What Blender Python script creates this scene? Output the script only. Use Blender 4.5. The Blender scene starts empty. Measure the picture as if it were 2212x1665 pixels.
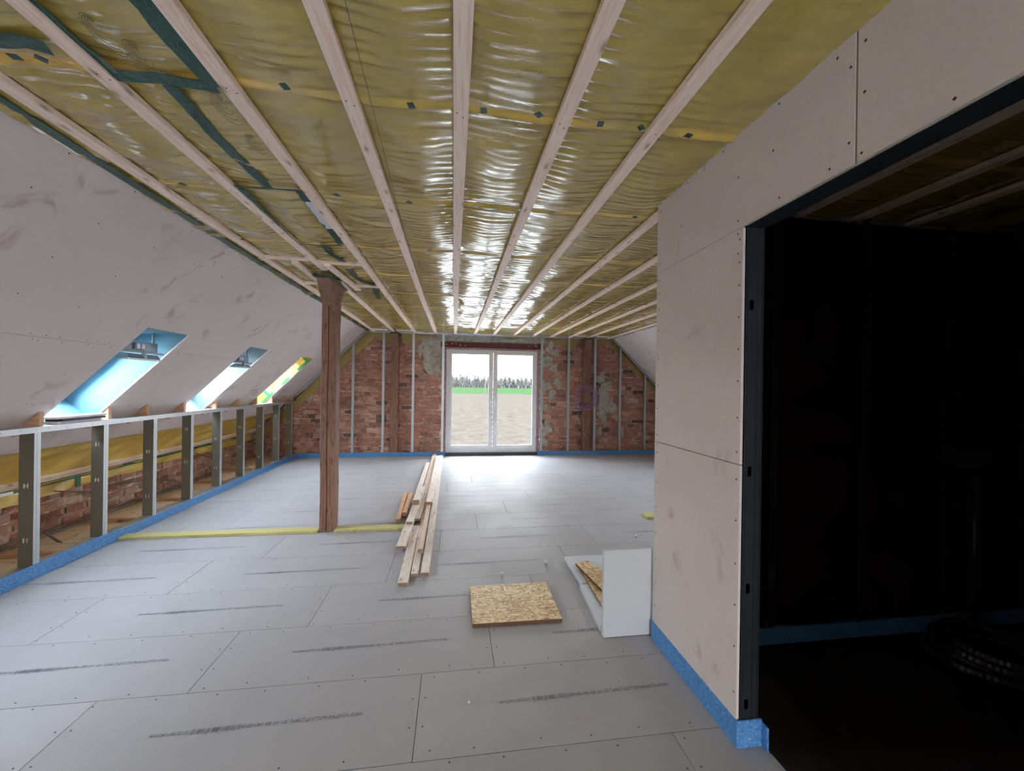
import bpy, bmesh, math, random
import numpy as np
from mathutils import Vector, Matrix
random.seed(7); rng = np.random.default_rng(7)
S = bpy.context.scene; C = S.collection
# ---------------------------------------------------------------- camera
F_PX, YAW, PIT, ROL, EYE = 872.04, math.radians(8.1319), math.radians(-.0268), math.radians(.8115), 1.5476
f0 = Vector((math.sin(YAW), math.cos(YAW), 0)); r0 = Vector((math.cos(YAW), -math.sin(YAW), 0)); u0 = Vector((0, 0, 1))
fw = f0*math.cos(PIT) + u0*math.sin(PIT); u1 = u0*math.cos(PIT) - f0*math.sin(PIT)
rt = r0*math.cos(ROL) + u1*math.sin(ROL); up = u1*math.cos(ROL) - r0*math.sin(ROL)
cd = bpy.data.cameras.new('camera'); cam = bpy.data.objects.new('camera', cd); C.objects.link(cam)
cd.sensor_width = 36; cd.sensor_fit = 'HORIZONTAL'; cd.lens = 36*F_PX/2212; cd.clip_start = .05; cd.clip_end = 3000
m3 = Matrix((rt, up, -fw)).transposed(); cam.matrix_world = Matrix.Translation((0, 0, EYE)) @ m3.to_4x4()
S.camera = cam
# ---------------------------------------------------------------- exposure, world
vs_ = S.view_settings; vs_.view_transform = 'Standard'; vs_.look = 'None'; vs_.gamma = 1; vs_.use_curve_mapping = False
vs_.exposure = 0.92
SKY = 30.0
w = bpy.data.worlds.new('sky'); S.world = w; w.use_nodes = True; nt = w.node_tree; nt.nodes.clear()
o_ = nt.nodes.new('ShaderNodeOutputWorld'); b_ = nt.nodes.new('ShaderNodeBackground'); nt.links.new(b_.outputs[0], o_.inputs[0])
tc = nt.nodes.new('ShaderNodeTexCoord'); sx = nt.nodes.new('ShaderNodeSeparateXYZ'); cr = nt.nodes.new('ShaderNodeValToRGB')
nt.links.new(tc.outputs['Generated'], sx.inputs[0]); nt.links.new(sx.outputs['Z'], cr.inputs[0]); nt.links.new(cr.outputs[0], b_.inputs[0])
cr.color_ramp.elements[0].position = 0.0; cr.color_ramp.elements[0].color = (1, .99, .975, 1)
cr.color_ramp.elements[1].position = .85; cr.color_ramp.elements[1].color = (1.75, 2.0, 2.35, 1)
e = cr.color_ramp.elements.new(.25); e.color = (1.28, 1.33, 1.38, 1)
b_.inputs[1].default_value = SKY
S.cycles.max_bounces = 12; S.cycles.diffuse_bounces = 8; S.cycles.glossy_bounces = 4; S.cycles.transparent_max_bounces = 12
S.cycles.sample_clamp_indirect = 8; S.cycles.use_denoising = True
def portal(name, loc, sx_, sy_, direction):
    l = bpy.data.lights.new(name, 'AREA'); l.shape = 'RECTANGLE'; l.size = sx_; l.size_y = sy_; l.cycles.is_portal = True
    o = bpy.data.objects.new(name, l); C.objects.link(o); o.location = loc
    o.rotation_euler = Vector(direction).to_track_quat('-Z', 'Y').to_euler(); return o

# ---------------------------------------------------------------- geometry constants (metres, eye at x=0,y=0)
XK, YB, XL, XR, ZC = -3.19, 8.845, -1.852, 3.587, 2.68
XW, Y1, Y2, ZO = 1.2288, 2.3409, 1.5888, 2.2482
BX, BS, ZB = .0076, .4246, 2.637
R2 = math.sqrt(.5)
def SL(s, y, d=0): return (XL - (s+d)*R2, y, ZC - (s-d)*R2)       # left slope: s down the slope, d outward
def SR(s, y, d=0): return (XR + (s+d)*R2, y, ZC - (s-d)*R2)
SKYL = [(3.778, 4.315), (5.497, 6.017), (7.25, 7.77), (2.04, 2.575)]; SKYR_FILL = [(3.6, 4.1), (6.0, 6.5)]; SH0, SH1, SD = .98, 2.154, .30  # fourth left opening and both right ones are unseen, added for more light

# ---------------------------------------------------------------- helpers
def tag(o, label=None, cat=None, group=None, kind=None):
    if label: o['label'] = label
    if cat: o['category'] = cat
    if group: o['group'] = group
    if kind: o['kind'] = kind
    return o
def empty(name, loc=(0, 0, 0), rz=0):
    o = bpy.data.objects.new(name, None); o.empty_display_size = .1; C.objects.link(o); o.location = loc; o.rotation_euler = (0, 0, rz); return o
def mesh_of(bm, name, smooth=False):
    bmesh.ops.recalc_face_normals(bm, faces=bm.faces[:])
    me = bpy.data.meshes.new(name); bm.to_mesh(me); bm.free()
    if smooth:
        for p in me.polygons: p.use_smooth = True
    return me
def obj(name, bm, mat, parent=None, smooth=False, local=False):
    me = bm if isinstance(bm, bpy.types.Mesh) else mesh_of(bm, name, smooth)
    if mat and not me.materials: me.materials.append(mat)
    o = bpy.data.objects.new(name, me); C.objects.link(o)
    if parent:
        o.parent = parent
        if not local:                               # mesh was written in world coordinates
            L = Vector((0, 0, 0)); p = parent
            while p: L += p.location; p = p.parent
            if L.length > 0: me.transform(Matrix.Translation(-L))
    return o
def box(bm, x0, x1, y0, y1, z0, z1, M=None):
    v = [bm.verts.new((x, y, z)) for z in (z0, z1) for y in (y0, y1) for x in (x0, x1)]
    for q in ((0, 1, 3, 2), (4, 6, 7, 5), (0, 4, 5, 1), (2, 3, 7, 6), (0, 2, 6, 4), (1, 5, 7, 3)): bm.faces.new([v[i] for i in q])
    if M: 
        for k in v: k.co = M @ k.co
    return v
def B(*a, **k): bm = bmesh.new(); box(bm, *a, **k); return bm
def hexa(bm, bot, top):
    n = len(bot); a = [bm.verts.new(p) for p in bot]; b = [bm.verts.new(p) for p in top]
    bm.faces.new(a[::-1]); bm.faces.new(b)
    for i in range(n): bm.faces.new((a[i], a[(i+1) % n], b[(i+1) % n], b[i]))
def bevel(bm, w, seg=1):
    bmesh.ops.bevel(bm, geom=bm.edges[:], offset=w, segments=seg, affect='EDGES', clamp_overlap=True); return bm
def tube(bm, pts, r, n=6, closed=False):
    pts = [Vector(p) for p in pts]; rings = []; L = len(pts)
    t0 = None
    for i, p in enumerate(pts):
        if closed: t = pts[(i+1) % L] - pts[i-1]
        else: t = pts[min(i+1, L-1)] - pts[max(i-1, 0)]
        t.normalize()
        if t0 is None: a = t.orthogonal().normalized()
        else: a = (a - t*a.dot(t)).normalized()
        t0 = t; b = t.cross(a)
        rr = r[i] if isinstance(r, (list, tuple)) else r
        rings.append([bm.verts.new(p + (a*math.cos(2*math.pi*k/n) + b*math.sin(2*math.pi*k/n))*rr) for k in range(n)])
    m = L if closed else L-1
    for i in range(m):
        A, Bq = rings[i], rings[(i+1) % L]
        for k in range(n): bm.faces.new((A[k], A[(k+1) % n], Bq[(k+1) % n], Bq[k]))
    if not closed: bm.faces.new(rings[0][::-1]); bm.faces.new(rings[-1])
def T(pts, r, n=6, closed=False): bm = bmesh.new(); tube(bm, pts, r, n, closed); return bm
def cellplate(bm, us, vs, holes, mp, t0, t1, keep=None):
    """plate over a 2D grid with rectangular holes, both faces and rims; mp(u,v,d)"""
    us = sorted(set(us)); vs = sorted(set(vs)); V = {}
    def vert(i, j, k):
        if (i, j, k) not in V: V[i, j, k] = bm.verts.new(mp(us[i], vs[j], t1 if k else t0))
        return V[i, j, k]
    K = {}
    for i in range(len(us)-1):
        for j in range(len(vs)-1):
            cu = (us[i]+us[i+1])/2; cv = (vs[j]+vs[j+1])/2
            K[i, j] = not any(h[0] < cu < h[1] and h[2] < cv < h[3] for h in holes) and (keep is None or keep(cu, cv))
    for (i, j), k in K.items():
        if not k: continue
        for lv in (0, 1): bm.faces.new([vert(a, b, lv) for a, b in ((i, j), (i+1, j), (i+1, j+1), (i, j+1))])
        for di, dj, e1, e2 in ((-1, 0, (i, j), (i, j+1)), (1, 0, (i+1, j), (i+1, j+1)), (0, -1, (i, j), (i+1, j)), (0, 1, (i, j+1), (i+1, j+1))):
            if not K.get((i+di, j+dj), False): bm.faces.new([vert(*e1, 0), vert(*e2, 0), vert(*e2, 1), vert(*e1, 1)])
def rect_plate(u0, u1, v0, v1, holes, mp, t0, t1):
    bm = bmesh.new(); hs = [h for h in holes if h[0] < u1 and h[1] > u0 and h[2] < v1 and h[3] > v0]
    us = [u0, u1]+[x for h in hs for x in h[:2] if u0 < x < u1]; vs = [v0, v1]+[x for h in hs for x in h[2:] if v0 < x < v1]
    cellplate(bm, us, vs, hs, mp, t0, t1); return bm
def holed(outer, holes, mp, t0, t1):
    """flat plate of any outline with any inner holes (2D loops), thickness t0..t1"""
    b2 = bmesh.new()
    for loop in [outer]+holes:
        vv = [b2.verts.new((p[0], p[1], 0)) for p in loop]
        for i in range(len(vv)): b2.edges.new((vv[i], vv[(i+1) % len(vv)]))
    bmesh.ops.triangle_fill(b2, use_beauty=True, edges=b2.edges[:])
    bm = bmesh.new(); b2.verts.index_update(); A = [bm.verts.new(mp(v.co.x, v.co.y, t0)) for v in b2.verts]; Z = [bm.verts.new(mp(v.co.x, v.co.y, t1)) for v in b2.verts]
    for f in b2.faces:
        ix = [v.index for v in f.verts]; bm.faces.new([A[i] for i in ix]); bm.faces.new([Z[i] for i in ix[::-1]])
    for e in b2.edges:
        if len(e.link_faces) == 1:
            a, b = e.verts[0].index, e.verts[1].index; bm.faces.new((A[a], A[b], Z[b], Z[a]))
    b2.free(); return bm
def disc(bm, c, n, r, k=6, h=.0012):
    c = Vector(c); n = Vector(n).normalized(); a = n.orthogonal().normalized(); b = n.cross(a)
    lo = [bm.verts.new(c + (a*math.cos(2*math.pi*i/k)+b*math.sin(2*math.pi*i/k))*r) for i in range(k)]
    hi = [bm.verts.new(c + n*h + (a*math.cos(2*math.pi*i/k)+b*math.sin(2*math.pi*i/k))*r*.75) for i in range(k)]
    bm.faces.new(hi)
    for i in range(k): bm.faces.new((lo[i], lo[(i+1) % k], hi[(i+1) % k], hi[i]))
class VN:                                               # value noise, vectorised
    def __init__(s, seed): s.g = np.random.default_rng(seed).random((256, 256))*2-1
    def __call__(s, x, y):
        xi = np.floor(x).astype(int); yi = np.floor(y).astype(int); fx = x-xi; fy = y-yi
        fx = fx*fx*(3-2*fx); fy = fy*fy*(3-2*fy); g = s.g
        a = g[xi & 255, yi & 255]; b = g[(xi+1) & 255, yi & 255]; c = g[xi & 255, (yi+1) & 255]; d = g[(xi+1) & 255, (yi+1) & 255]
        return (a*(1-fx)+b*fx)*(1-fy)+(c*(1-fx)+d*fx)*fy
n1, n2, n3, n4 = VN(1), VN(2), VN(3), VN(4)
def grid_mesh(name, P, nx, ny, attr=None, smooth=True):
    """P: (ny*nx,3) rows of y"""
    me = bpy.data.meshes.new(name); i = np.arange((ny-1)*(nx-1)); r = i//(nx-1); c = i % (nx-1); a = r*nx+c
    q = np.stack([a, a+1, a+nx+1, a+nx], 1)
    me.vertices.add(len(P)); me.vertices.foreach_set('co', P.astype(np.float32).ravel())
    me.loops.add(q.size); me.loops.foreach_set('vertex_index', q.ravel().astype(np.int32))
    me.polygons.add(len(q)); me.polygons.foreach_set('loop_start', (np.arange(len(q))*4).astype(np.int32))
    me.update(calc_edges=True); me.validate()
    if smooth: me.polygons.foreach_set('use_smooth', np.ones(len(q), bool))
    if attr is not None:
        at = me.attributes.new('tint', 'FLOAT', 'POINT'); at.data.foreach_set('value', attr.astype(np.float32).ravel())
    return me

# ---------------------------------------------------------------- materials
def lin(c): return tuple(((x/255)/12.92 if x/255 <= .04045 else ((x/255+.055)/1.055)**2.4) for x in c)+(1,)
class Mat:
    def __init__(s, name, rough=.6, spec=.5, metal=0, color=None, coat=0):
        s.m = bpy.data.materials.new(name); s.m.use_nodes = True; s.t = s.m.node_tree; s.n = s.t.nodes
        s.p = s.n['Principled BSDF']; s.p.inputs['Roughness'].default_value = rough; s.p.inputs['Specular IOR Level'].default_value = spec
        s.p.inputs['Metallic'].default_value = metal; s.p.inputs['Coat Weight'].default_value = coat
        if color: s.p.inputs['Base Color'].default_value = color
    def new(s, t, **k):
        n = s.n.new('ShaderNode'+t)
        for a, b in k.items(): setattr(n, a, b)
        return n
    def link(s, a, b): s.t.links.new(a, b)
    def coord(s, scale=(1, 1, 1), rnd=False):
        tc = s.new('TexCoord'); mp = s.new('Mapping'); mp.inputs['Scale'].default_value = scale; s.link(tc.outputs['Object'], mp.inputs[0])
        if rnd:
            oi = s.new('ObjectInfo'); mu = s.new('VectorMath', operation='SCALE'); mu.inputs[0].default_value = (37, 53, 71); s.link(oi.outputs['Random'], mu.inputs['Scale'])
            s.link(mu.outputs[0], mp.inputs['Location'])
        return mp.outputs[0]
    def noise(s, v, scale, detail=3, rough=.55, dist=0):
        n = s.new('TexNoise'); n.inputs['Scale'].default_value = scale; n.inputs['Detail'].default_value = detail
        n.inputs['Roughness'].default_value = rough; n.inputs['Distortion'].default_value = dist; s.link(v, n.inputs['Vector']); return n.outputs['Fac']
    def ramp(s, v, stops):
        n = s.new('ValToRGB'); el = n.color_ramp.elements
        while len(el) < len(stops): el.new(.5)
        for e, (p, c) in zip(el, stops): e.position = p; e.color = c if len(c) == 4 else tuple(c)+(1,)
        s.link(v, n.inputs[0]); return n.outputs[0]
    def mix(s, f, a, b, mode='MIX'):
        n = s.new('Mix', data_type='RGBA', blend_type=mode)
        for sock, v in ((n.inputs[0], f), (n.inputs[6], a), (n.inputs[7], b)):
            if isinstance(v, (int, float, tuple)): sock.default_value = v
            else: s.link(v, sock)
        return n.outputs[2]
    def bump(s, h, strength=.3, dist=.01):
        n = s.new('Bump'); n.inputs['Strength'].default_value = strength; n.inputs['Distance'].default_value = dist; s.link(h, n.inputs['Height']); s.link(n.outputs[0], s.p.inputs['Normal'])
    def base(s, c): s.link(c, s.p.inputs['Base Color']); return s
def g(v): return (v, v, v, 1)

def wood(name, along, c0, c1, knot, knots=True, rough=.62, fine=1.0):
    M = Mat(name, rough=rough, spec=.3); sc = [1, 1, 1]; sc[along] = .045; v = M.coord(tuple(sc), rnd=True)
    n = M.noise(v, 26*fine, 3, .6, 1.2); n2_ = M.noise(v, 110, 2, .6)
    ri = M.new('Math', operation='SINE'); mu = M.new('Math', operation='MULTIPLY'); mu.inputs[1].default_value = 34; M.link(n, mu.inputs[0]); M.link(mu.outputs[0], ri.inputs[0])
    col = M.mix(M.ramp(ri.outputs[0], [(.2, g(0)), (1, g(.85))]), c0, c1)
    col = M.mix(M.ramp(n2_, [(.3, g(0)), (.8, g(.4))]), col, c1)
    if knots:
        sp = M.new('SeparateXYZ'); M.link(M.coord((1, 1, 1), rnd=True), sp.inputs[0]); ax = [i for i in range(3) if i != along]
        ad = M.new('Math', operation='ADD'); M.link(sp.outputs[ax[0]], ad.inputs[0]); M.link(sp.outputs[ax[1]], ad.inputs[1]); m9 = M.new('Math', operation='MULTIPLY'); m9.inputs[1].default_value = 9; M.link(ad.outputs[0], m9.inputs[0])
        m3 = M.new('Math', operation='MULTIPLY'); m3.inputs[1].default_value = 3.4; M.link(sp.outputs[along], m3.inputs[0]); cb = M.new('CombineXYZ'); M.link(m9.outputs[0], cb.inputs[0]); M.link(m3.outputs[0], cb.inputs[1])
        vo = M.new('TexVoronoi', voronoi_dimensions='2D'); vo.inputs['Scale'].default_value = 1; M.link(cb.outputs[0], vo.inputs['Vector'])
        col = M.mix(M.ramp(vo.outputs['Distance'], [(.04, g(.6)), (.09, g(.18)), (.16, g(0))]), col, knot)
    M.base(col); M.bump(n2_, .15, .002); return M.m
LW = (lin((252, 236, 224)), lin((240, 208, 188)), lin((136, 88, 64)))
M_BATT = wood('pine_batten', 1, *LW); M_BATTX = wood('pine_batten_cross', 0, *LW); M_PINEZ = wood('pine_upright', 2, *LW)
M_PLANK = wood('weathered_plank', 1, lin((226, 216, 206)), lin((196, 176, 158)), lin((110, 84, 70)))
M_END = wood('shaded_end_grain', 0, lin((160, 130, 108)), lin((128, 100, 82)), lin((96, 64, 46)), knots=False)  # shading of the plank ends put into the brown of the grain
M_PLANKT = wood('tan_plank', 1, lin((214, 192, 172)), lin((180, 152, 130)), lin((110, 84, 70)))
M_OLD = wood('old_oak', 2, lin((150, 112, 94)), lin((102, 72, 58)), lin((52, 32, 24)), rough=.75)
M_BLOCK = wood('block_pine', 0, lin((214, 172, 138)), lin((178, 128, 92)), lin((96, 60, 40)))
M_SUB = wood('subfloor_wood', 1, lin((240, 216, 186)), lin((214, 184, 150)), lin((90, 60, 44)))

def gypsum(name, c0, c1, stain, amt=.55):
    M = Mat(name, rough=.75, spec=.2); v = M.coord(); a = M.noise(v, 2.3, 3, .5, .4)
    col = M.mix(a, c0, c1)
    v2 = M.coord((1, 1.3, 1)); s1 = M.noise(v2, 3.1, 4, .6, .9); s2 = M.noise(v2, .9, 2, .5)
    mk = M.new('Math', operation='MULTIPLY'); M.link(M.ramp(s1, [(.57, g(0)), (.66, g(1))]), mk.inputs[0]); M.link(M.ramp(s2, [(.44, g(0)), (.58, g(amt))]), mk.inputs[1])
    col = M.mix(mk.outputs[0], col, stain); f = M.noise(v, 60, 2); col = M.mix(M.ramp(f, [(.35, g(.06)), (.7, g(0))]), col, stain)
    M.base(col); M.bump(f, .05, .001); return M.m
M_GYP = gypsum('gypsum_board', lin((220, 209, 207)), lin((212, 202, 199)), lin((158, 134, 122)))
M_GYPW = gypsum('gypsum_board_wall', lin((218, 209, 206)), lin((208, 198, 195)), lin((150, 132, 120)), .5)
M_REV = gypsum('reveal_board', lin((100, 120, 126)), lin((95, 115, 122)), lin((140, 160, 170)), .1)  # blue skylight glow put into the board colour, darkened against overexposure
M_REVC = gypsum('reveal_board_skyglow', lin((84, 124, 138)), lin((80, 118, 134)), lin((90, 140, 170)), .1)  # bluer copy of the same board, stronger sky glow painted in
def floorm():
    M = Mat('fibre_board', rough=.6, spec=.14); v = M.coord(); a = M.noise(v, 1.7, 4, .6, .5)
    oi = M.new('ObjectInfo'); c = M.mix(a, lin((173, 171, 172)), lin((158, 156, 157))); c = M.mix(M.ramp(oi.outputs['Random'], [(0, g(.0)), (1, g(.35))]), c, lin((146, 144, 145)))
    d = M.noise(v, 7, 6, .7, 1.5); c = M.mix(M.ramp(d, [(.58, g(0)), (.8, g(.15))]), c, lin((206, 206, 204)))
    sc = M.coord((1, .35, 1)); s = M.noise(sc, 24, 5, .75, 2.0); c = M.mix(M.ramp(s, [(.66, g(0)), (.76, g(.28))]), c, lin((120, 112, 106)))
    f = M.noise(v, 300, 2); c = M.mix(M.ramp(f, [(.2, g(.25)), (.6, g(0))]), c, lin((140, 136, 132)))
    M.base(c); r = M.ramp(a, [(.3, g(.56)), (.7, g(.68))]); M.link(r, M.p.inputs['Roughness']); M.bump(f, .08, .001); return M.m
M_FLOOR = floorm()
def film(name, c0, c1, c2, rough=.2, dens=60, coat=1.0):
    M = Mat(name, rough=rough, spec=.6, coat=coat); M.p.inputs['Coat Roughness'].default_value = .12
    at = M.new('Attribute', attribute_name='tint'); v = M.coord((1, 1, 1)); a = M.noise(v, 3.2, 4, .6, .8)
    c = M.mix(M.ramp(a, [(.3, g(0)), (.7, g(1))]), c0, c1); c = M.mix(at.outputs['Fac'], c, c2)
    M.base(c); w1 = M.noise(M.coord((.35, 1, .35)), dens, 4, .6, 1.4); M.bump(w1, .35, .006); return M.m
M_FILM = film('vapour_film', lin((160, 142, 70)), lin((186, 164, 84)), lin((232, 188, 88)))
M_FILMB = film('vapour_film_bright', lin((214, 180, 86)), lin((196, 160, 72)), lin((230, 200, 110)), rough=.35, dens=20, coat=.25)
M_FILMD = film('dull_film', lin((182, 156, 88)), lin((160, 136, 76)), lin((190, 166, 100)), rough=.4, dens=20, coat=.2)
M_FILMR = film('reveal_film', lin((196, 172, 78)), lin((176, 150, 58)), lin((186, 160, 84)), rough=.35, dens=18, coat=.2)
def tapem():
    M = Mat('green_tape', rough=.35, spec=.5); v = M.coord((1, .5, 1)); n = M.noise(v, 34, 2, .5, 2.5)
    M.base(M.ramp(n, [(.40, lin((22, 62, 54))), (.50, lin((34, 92, 78))), (.62, lin((18, 44, 42)))])); M.bump(n, .3, .002); return M.m
M_TAPE = tapem()
M_TAPEG = Mat('green_tape_plain', rough=.4, color=lin((18, 104, 62))).m
M_FOIL = Mat('silver_foil', rough=.35, metal=.35, color=lin((226, 232, 236))).m
M_ZINC = None
def zinc(name, c0, c1, rough=.38, metal=.75):
    M = Mat(name, rough=rough, metal=metal); n = M.noise(M.coord((1, 1, .3)), 9, 3, .6); M.base(M.mix(n, c0, c1)); M.bump(M.noise(M.coord(), 240, 1), .05, .0006); return M.m
M_ZINC = zinc('galvanised_steel', lin((196, 202, 206)), lin((170, 176, 180)))
M_ZINC_SHADE = zinc('shaded_steel_web', lin((132, 130, 118)), lin((112, 110, 100)), .5, .6)  # shaded copy of the galvanised steel, dark olive reflection put into colour
M_UA = zinc('jamb_steel', lin((58, 60, 66)), lin((44, 46, 52)), .5, .6)
M_SLOT_LIGHT = Mat('painted_slot_light', rough=.35, metal=.6, color=lin((225, 225, 200))).m  # pale metal standing in for light seen through the stud punch-outs
M_SLOT_SHADE = Mat('slot_shade', rough=.9, spec=.1, color=lin((16, 15, 14))).m  # shade inside the jamb slots as a near-black colour
M_SCREW = Mat('screw_head', rough=.6, metal=.3, color=lin((52, 50, 48))).m
def bluem():
    M = Mat('blue_foam_strip', rough=.55, spec=.35); n = M.noise(M.coord(), 90, 3, .7, 1.0); M.base(M.ramp(n, [(.35, lin((58, 112, 170))), (.6, lin((96, 154, 212))), (.72, lin((150, 196, 236)))])); M.bump(n, .25, .002); return M.m
M_BLUE = bluem()
def brickm(name, ramp, mort):
    M = Mat(name, rough=.9, spec=.15); oi = M.new('ObjectInfo'); ge = M.new('NewGeometry'); ad = M.new('Math', operation='ADD'); fr = M.new('Math', operation='FRACT')
    M.link(oi.outputs['Random'], ad.inputs[0]); M.link(ge.outputs['Random Per Island'], ad.inputs[1]); M.link(ad.outputs[0], fr.inputs[0])
    c = M.ramp(fr.outputs[0], ramp); v = M.coord(); n = M.noise(v, 22, 5, .7, .6); c = M.mix(M.ramp(n, [(.35, g(.35)), (.7, g(0))]), c, lin((70, 44, 38)))
    m = M.noise(v, 7.5, 5, .68, 1.2); c = M.mix(M.ramp(m, [(.53, g(0)), (.66, g(.55))]), c, mort); M.base(c); M.bump(n, .6, .006); return M.m
M_BRICK = brickm('old_brick', [(0, lin((182, 124, 108))), (.2, lin((206, 148, 130))), (.4, lin((188, 130, 114))), (.55, lin((224, 178, 158))), (.70, lin((160, 112, 100))), (.88, lin((206, 152, 132))), (.94, lin((124, 98, 92))), (1, lin((104, 88, 84)))], lin((226, 206, 186)))
M_BRICKE = brickm('eave_brick', [(0, lin((168, 104, 88))), (.25, lin((200, 160, 140))), (.5, lin((186, 128, 110))), (.75, lin((206, 176, 156))), (1, lin((150, 84, 70)))], lin((208, 190, 168)))
def mortarm():
    M = Mat('lime_mortar', rough=.95, spec=.1); n = M.noise(M.coord(), 5, 6, .7, .8); M.base(M.ramp(n, [(.3, lin((100, 78, 68))), (.5, lin((180, 154, 136))), (.66, lin((234, 220, 202)))])); M.bump(M.noise(M.coord(), 40, 4), .8, .01); return M.m
M_MORT = mortarm()
def plasterm():
    M = Mat('grey_render', rough=.92, spec=.1); n = M.noise(M.coord(), 9, 5, .65, .6); M.base(M.ramp(n, [(.35, lin((158, 152, 144))), (.55, lin((188, 184, 176))), (.7, lin((208, 204, 196)))])); M.bump(n, .7, .01); return M.m
M_PLAS = plasterm()
def pvcm():
    M = Mat('white_pvc', rough=.4, spec=.45, color=lin((222, 222, 226))); return M.m
M_PVC = pvcm(); M_MARK = Mat('film_print', rough=.6, color=lin((110, 104, 108))).m
M_RED = Mat('red_steel', rough=.6, color=lin((104, 48, 50))).m
def pinkm():
    M = Mat('pink_foam', rough=.85); n = M.noise(M.coord((1, 1, .6)), 50, 3, .7, 1.5); M.base(M.ramp(n, [(.4, lin((122, 74, 78))), (.55, lin((196, 168, 172))), (.7, lin((222, 206, 206)))])); M.bump(n, .6, .006); return M.m
M_PINK = pinkm()
def osbm():
    M = Mat('osb', rough=.6, spec=.3); vo = M.new('TexVoronoi', feature='F1'); v = M.coord((1, 1, 1)); nz = M.new('TexNoise'); nz.inputs['Scale'].default_value = 3; M.link(v, nz.inputs[0])
    v1 = M.new('TexVoronoi'); v1.inputs['Scale'].default_value = 1; M.link(M.coord((13, 90, 20)), v1.inputs['Vector'])
    tc = M.new('TexCoord'); mr = M.new('Mapping'); mr.inputs['Rotation'].default_value = (0, 0, .9); M.link(tc.outputs['Object'], mr.inputs[0]); mp = M.new('Mapping'); mp.inputs['Scale'].default_value = (13, 95, 30); M.link(mr.outputs[0], mp.inputs[0])
    v2 = M.new('TexVoronoi'); v2.inputs['Scale'].default_value = 1; M.link(mp.outputs[0], v2.inputs['Vector'])
    st = [(0, lin((150, 112, 72))), (.35, lin((196, 160, 112))), (.7, lin((222, 194, 148))), (1, lin((240, 220, 180)))]
    a = M.new('SeparateColor'); M.link(v1.outputs['Color'], a.inputs[0]); b = M.new('SeparateColor'); M.link(v2.outputs['Color'], b.inputs[0])
    vm = M.new('TexVoronoi'); vm.inputs['Scale'].default_value = 38; M.link(v, vm.inputs['Vector']); vc = M.new('SeparateColor'); M.link(vm.outputs['Color'], vc.inputs[0]); c = M.mix(M.ramp(vc.outputs[0], [(.33, g(0)), (.34, g(1))]), M.ramp(a.outputs[0], st), M.ramp(b.outputs[0], st))
    for ang, t_ in ((-.6, .5), (1.5, .68), (.4, .84)):
        mr = M.new('Mapping'); mr.inputs['Rotation'].default_value = (0, 0, ang); M.link(tc.outputs['Object'], mr.inputs[0]); mq = M.new('Mapping'); mq.inputs['Scale'].default_value = (18, 100, 30); M.link(mr.outputs[0], mq.inputs[0]); vq = M.new('TexVoronoi'); vq.inputs['Scale'].default_value = 1; M.link(mq.outputs[0], vq.inputs['Vector'])
        q = M.new('SeparateColor'); M.link(vq.outputs['Color'], q.inputs[0]); c = M.mix(M.ramp(vc.outputs[0], [(t_, g(0)), (t_+.01, g(1))]), c, M.ramp(q.outputs[0], st))
    M.base(c); M.bump(b.outputs[0], .2, .003); return M.m
M_OSB = osbm(); M_OSBE = Mat('osb_edge', rough=.85, color=lin((104, 72, 54))).m
def epsm():
    M = Mat('white_polystyrene', rough=.7, spec=.3); v = M.coord(); vo = M.new('TexVoronoi'); vo.inputs['Scale'].default_value = 160; M.link(v, vo.inputs['Vector'])
    s = M.noise(v, 6, 5, .7, 1); c = M.mix(M.ramp(s, [(.60, g(0)), (.76, g(.28))]), lin((196, 200, 207)), lin((160, 146, 146))); M.base(c); M.bump(vo.outputs['Distance'], .25, .003); return M.m
M_EPS = epsm()
def woolm(name, a, b, sc=30):
    M = Mat(name, rough=.95, spec=.1); n = M.noise(M.coord((1, 1, .4)), sc, 5, .7, 1); M.base(M.mix(n, a, b)); M.bump(n, .8, .01); return M.m
M_WOOLY = woolm('yellow_fibre_strip', lin((204, 196, 140)), lin((176, 168, 108)), 70)
M_WOOLD = woolm('brown_mineral_wool', lin((40, 26, 19)), lin((28, 18, 13)), 8)  # brown wool taken near black, side-room shade put into its colour
M_CABLE = Mat('grey_cable', rough=.5, color=lin((116, 106, 100))).m; M_CABLEW = Mat('pale_cable', rough=.45, color=lin((186, 182, 172))).m
M_VIO = Mat('violet_cable', rough=.45, color=lin((150, 122, 190))).m; M_BLK = Mat('black_plastic', rough=.32, color=lin((40, 40, 46))).m
M_REDP = Mat('red_plastic', rough=.5, color=lin((150, 24, 30))).m
M_HW = Mat('pale_grey_aluminium', rough=.4, metal=.1, color=lin((138, 152, 166))).m
M_HWW = Mat('white_plastic', rough=.35, color=lin((235, 238, 240))).m
M_SHADEFLOOR = woolm('shaded_floor', lin((44, 37, 33)), lin((32, 27, 24)), 4)  # shade of the side room put into the floor colour
M_CONC = Mat('dark_screed', rough=.9, color=lin((66, 62, 58))).m
M_INK = Mat('print_ink', rough=.7, color=lin((68, 74, 90))).m
def glassm(name='window_glass', tint=(.75, .76, .765, 1)):
    m = bpy.data.materials.new(name); m.use_nodes = True; t = m.node_tree; t.nodes.clear()
    o = t.nodes.new('ShaderNodeOutputMaterial'); mx = t.nodes.new('ShaderNodeMixShader'); tr = t.nodes.new('ShaderNodeBsdfTransparent'); gl = t.nodes.new('ShaderNodeBsdfGlossy')
    tr.inputs[0].default_value = tint; gl.inputs['Roughness'].default_value = .02; fr = t.nodes.new('ShaderNodeFresnel'); fr.inputs[0].default_value = 1.06
    t.links.new(fr.outputs[0], mx.inputs[0]); t.links.new(tr.outputs[0], mx.inputs[1]); t.links.new(gl.outputs[0], mx.inputs[2]); t.links.new(mx.outputs[0], o.inputs[0]); return m
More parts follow.
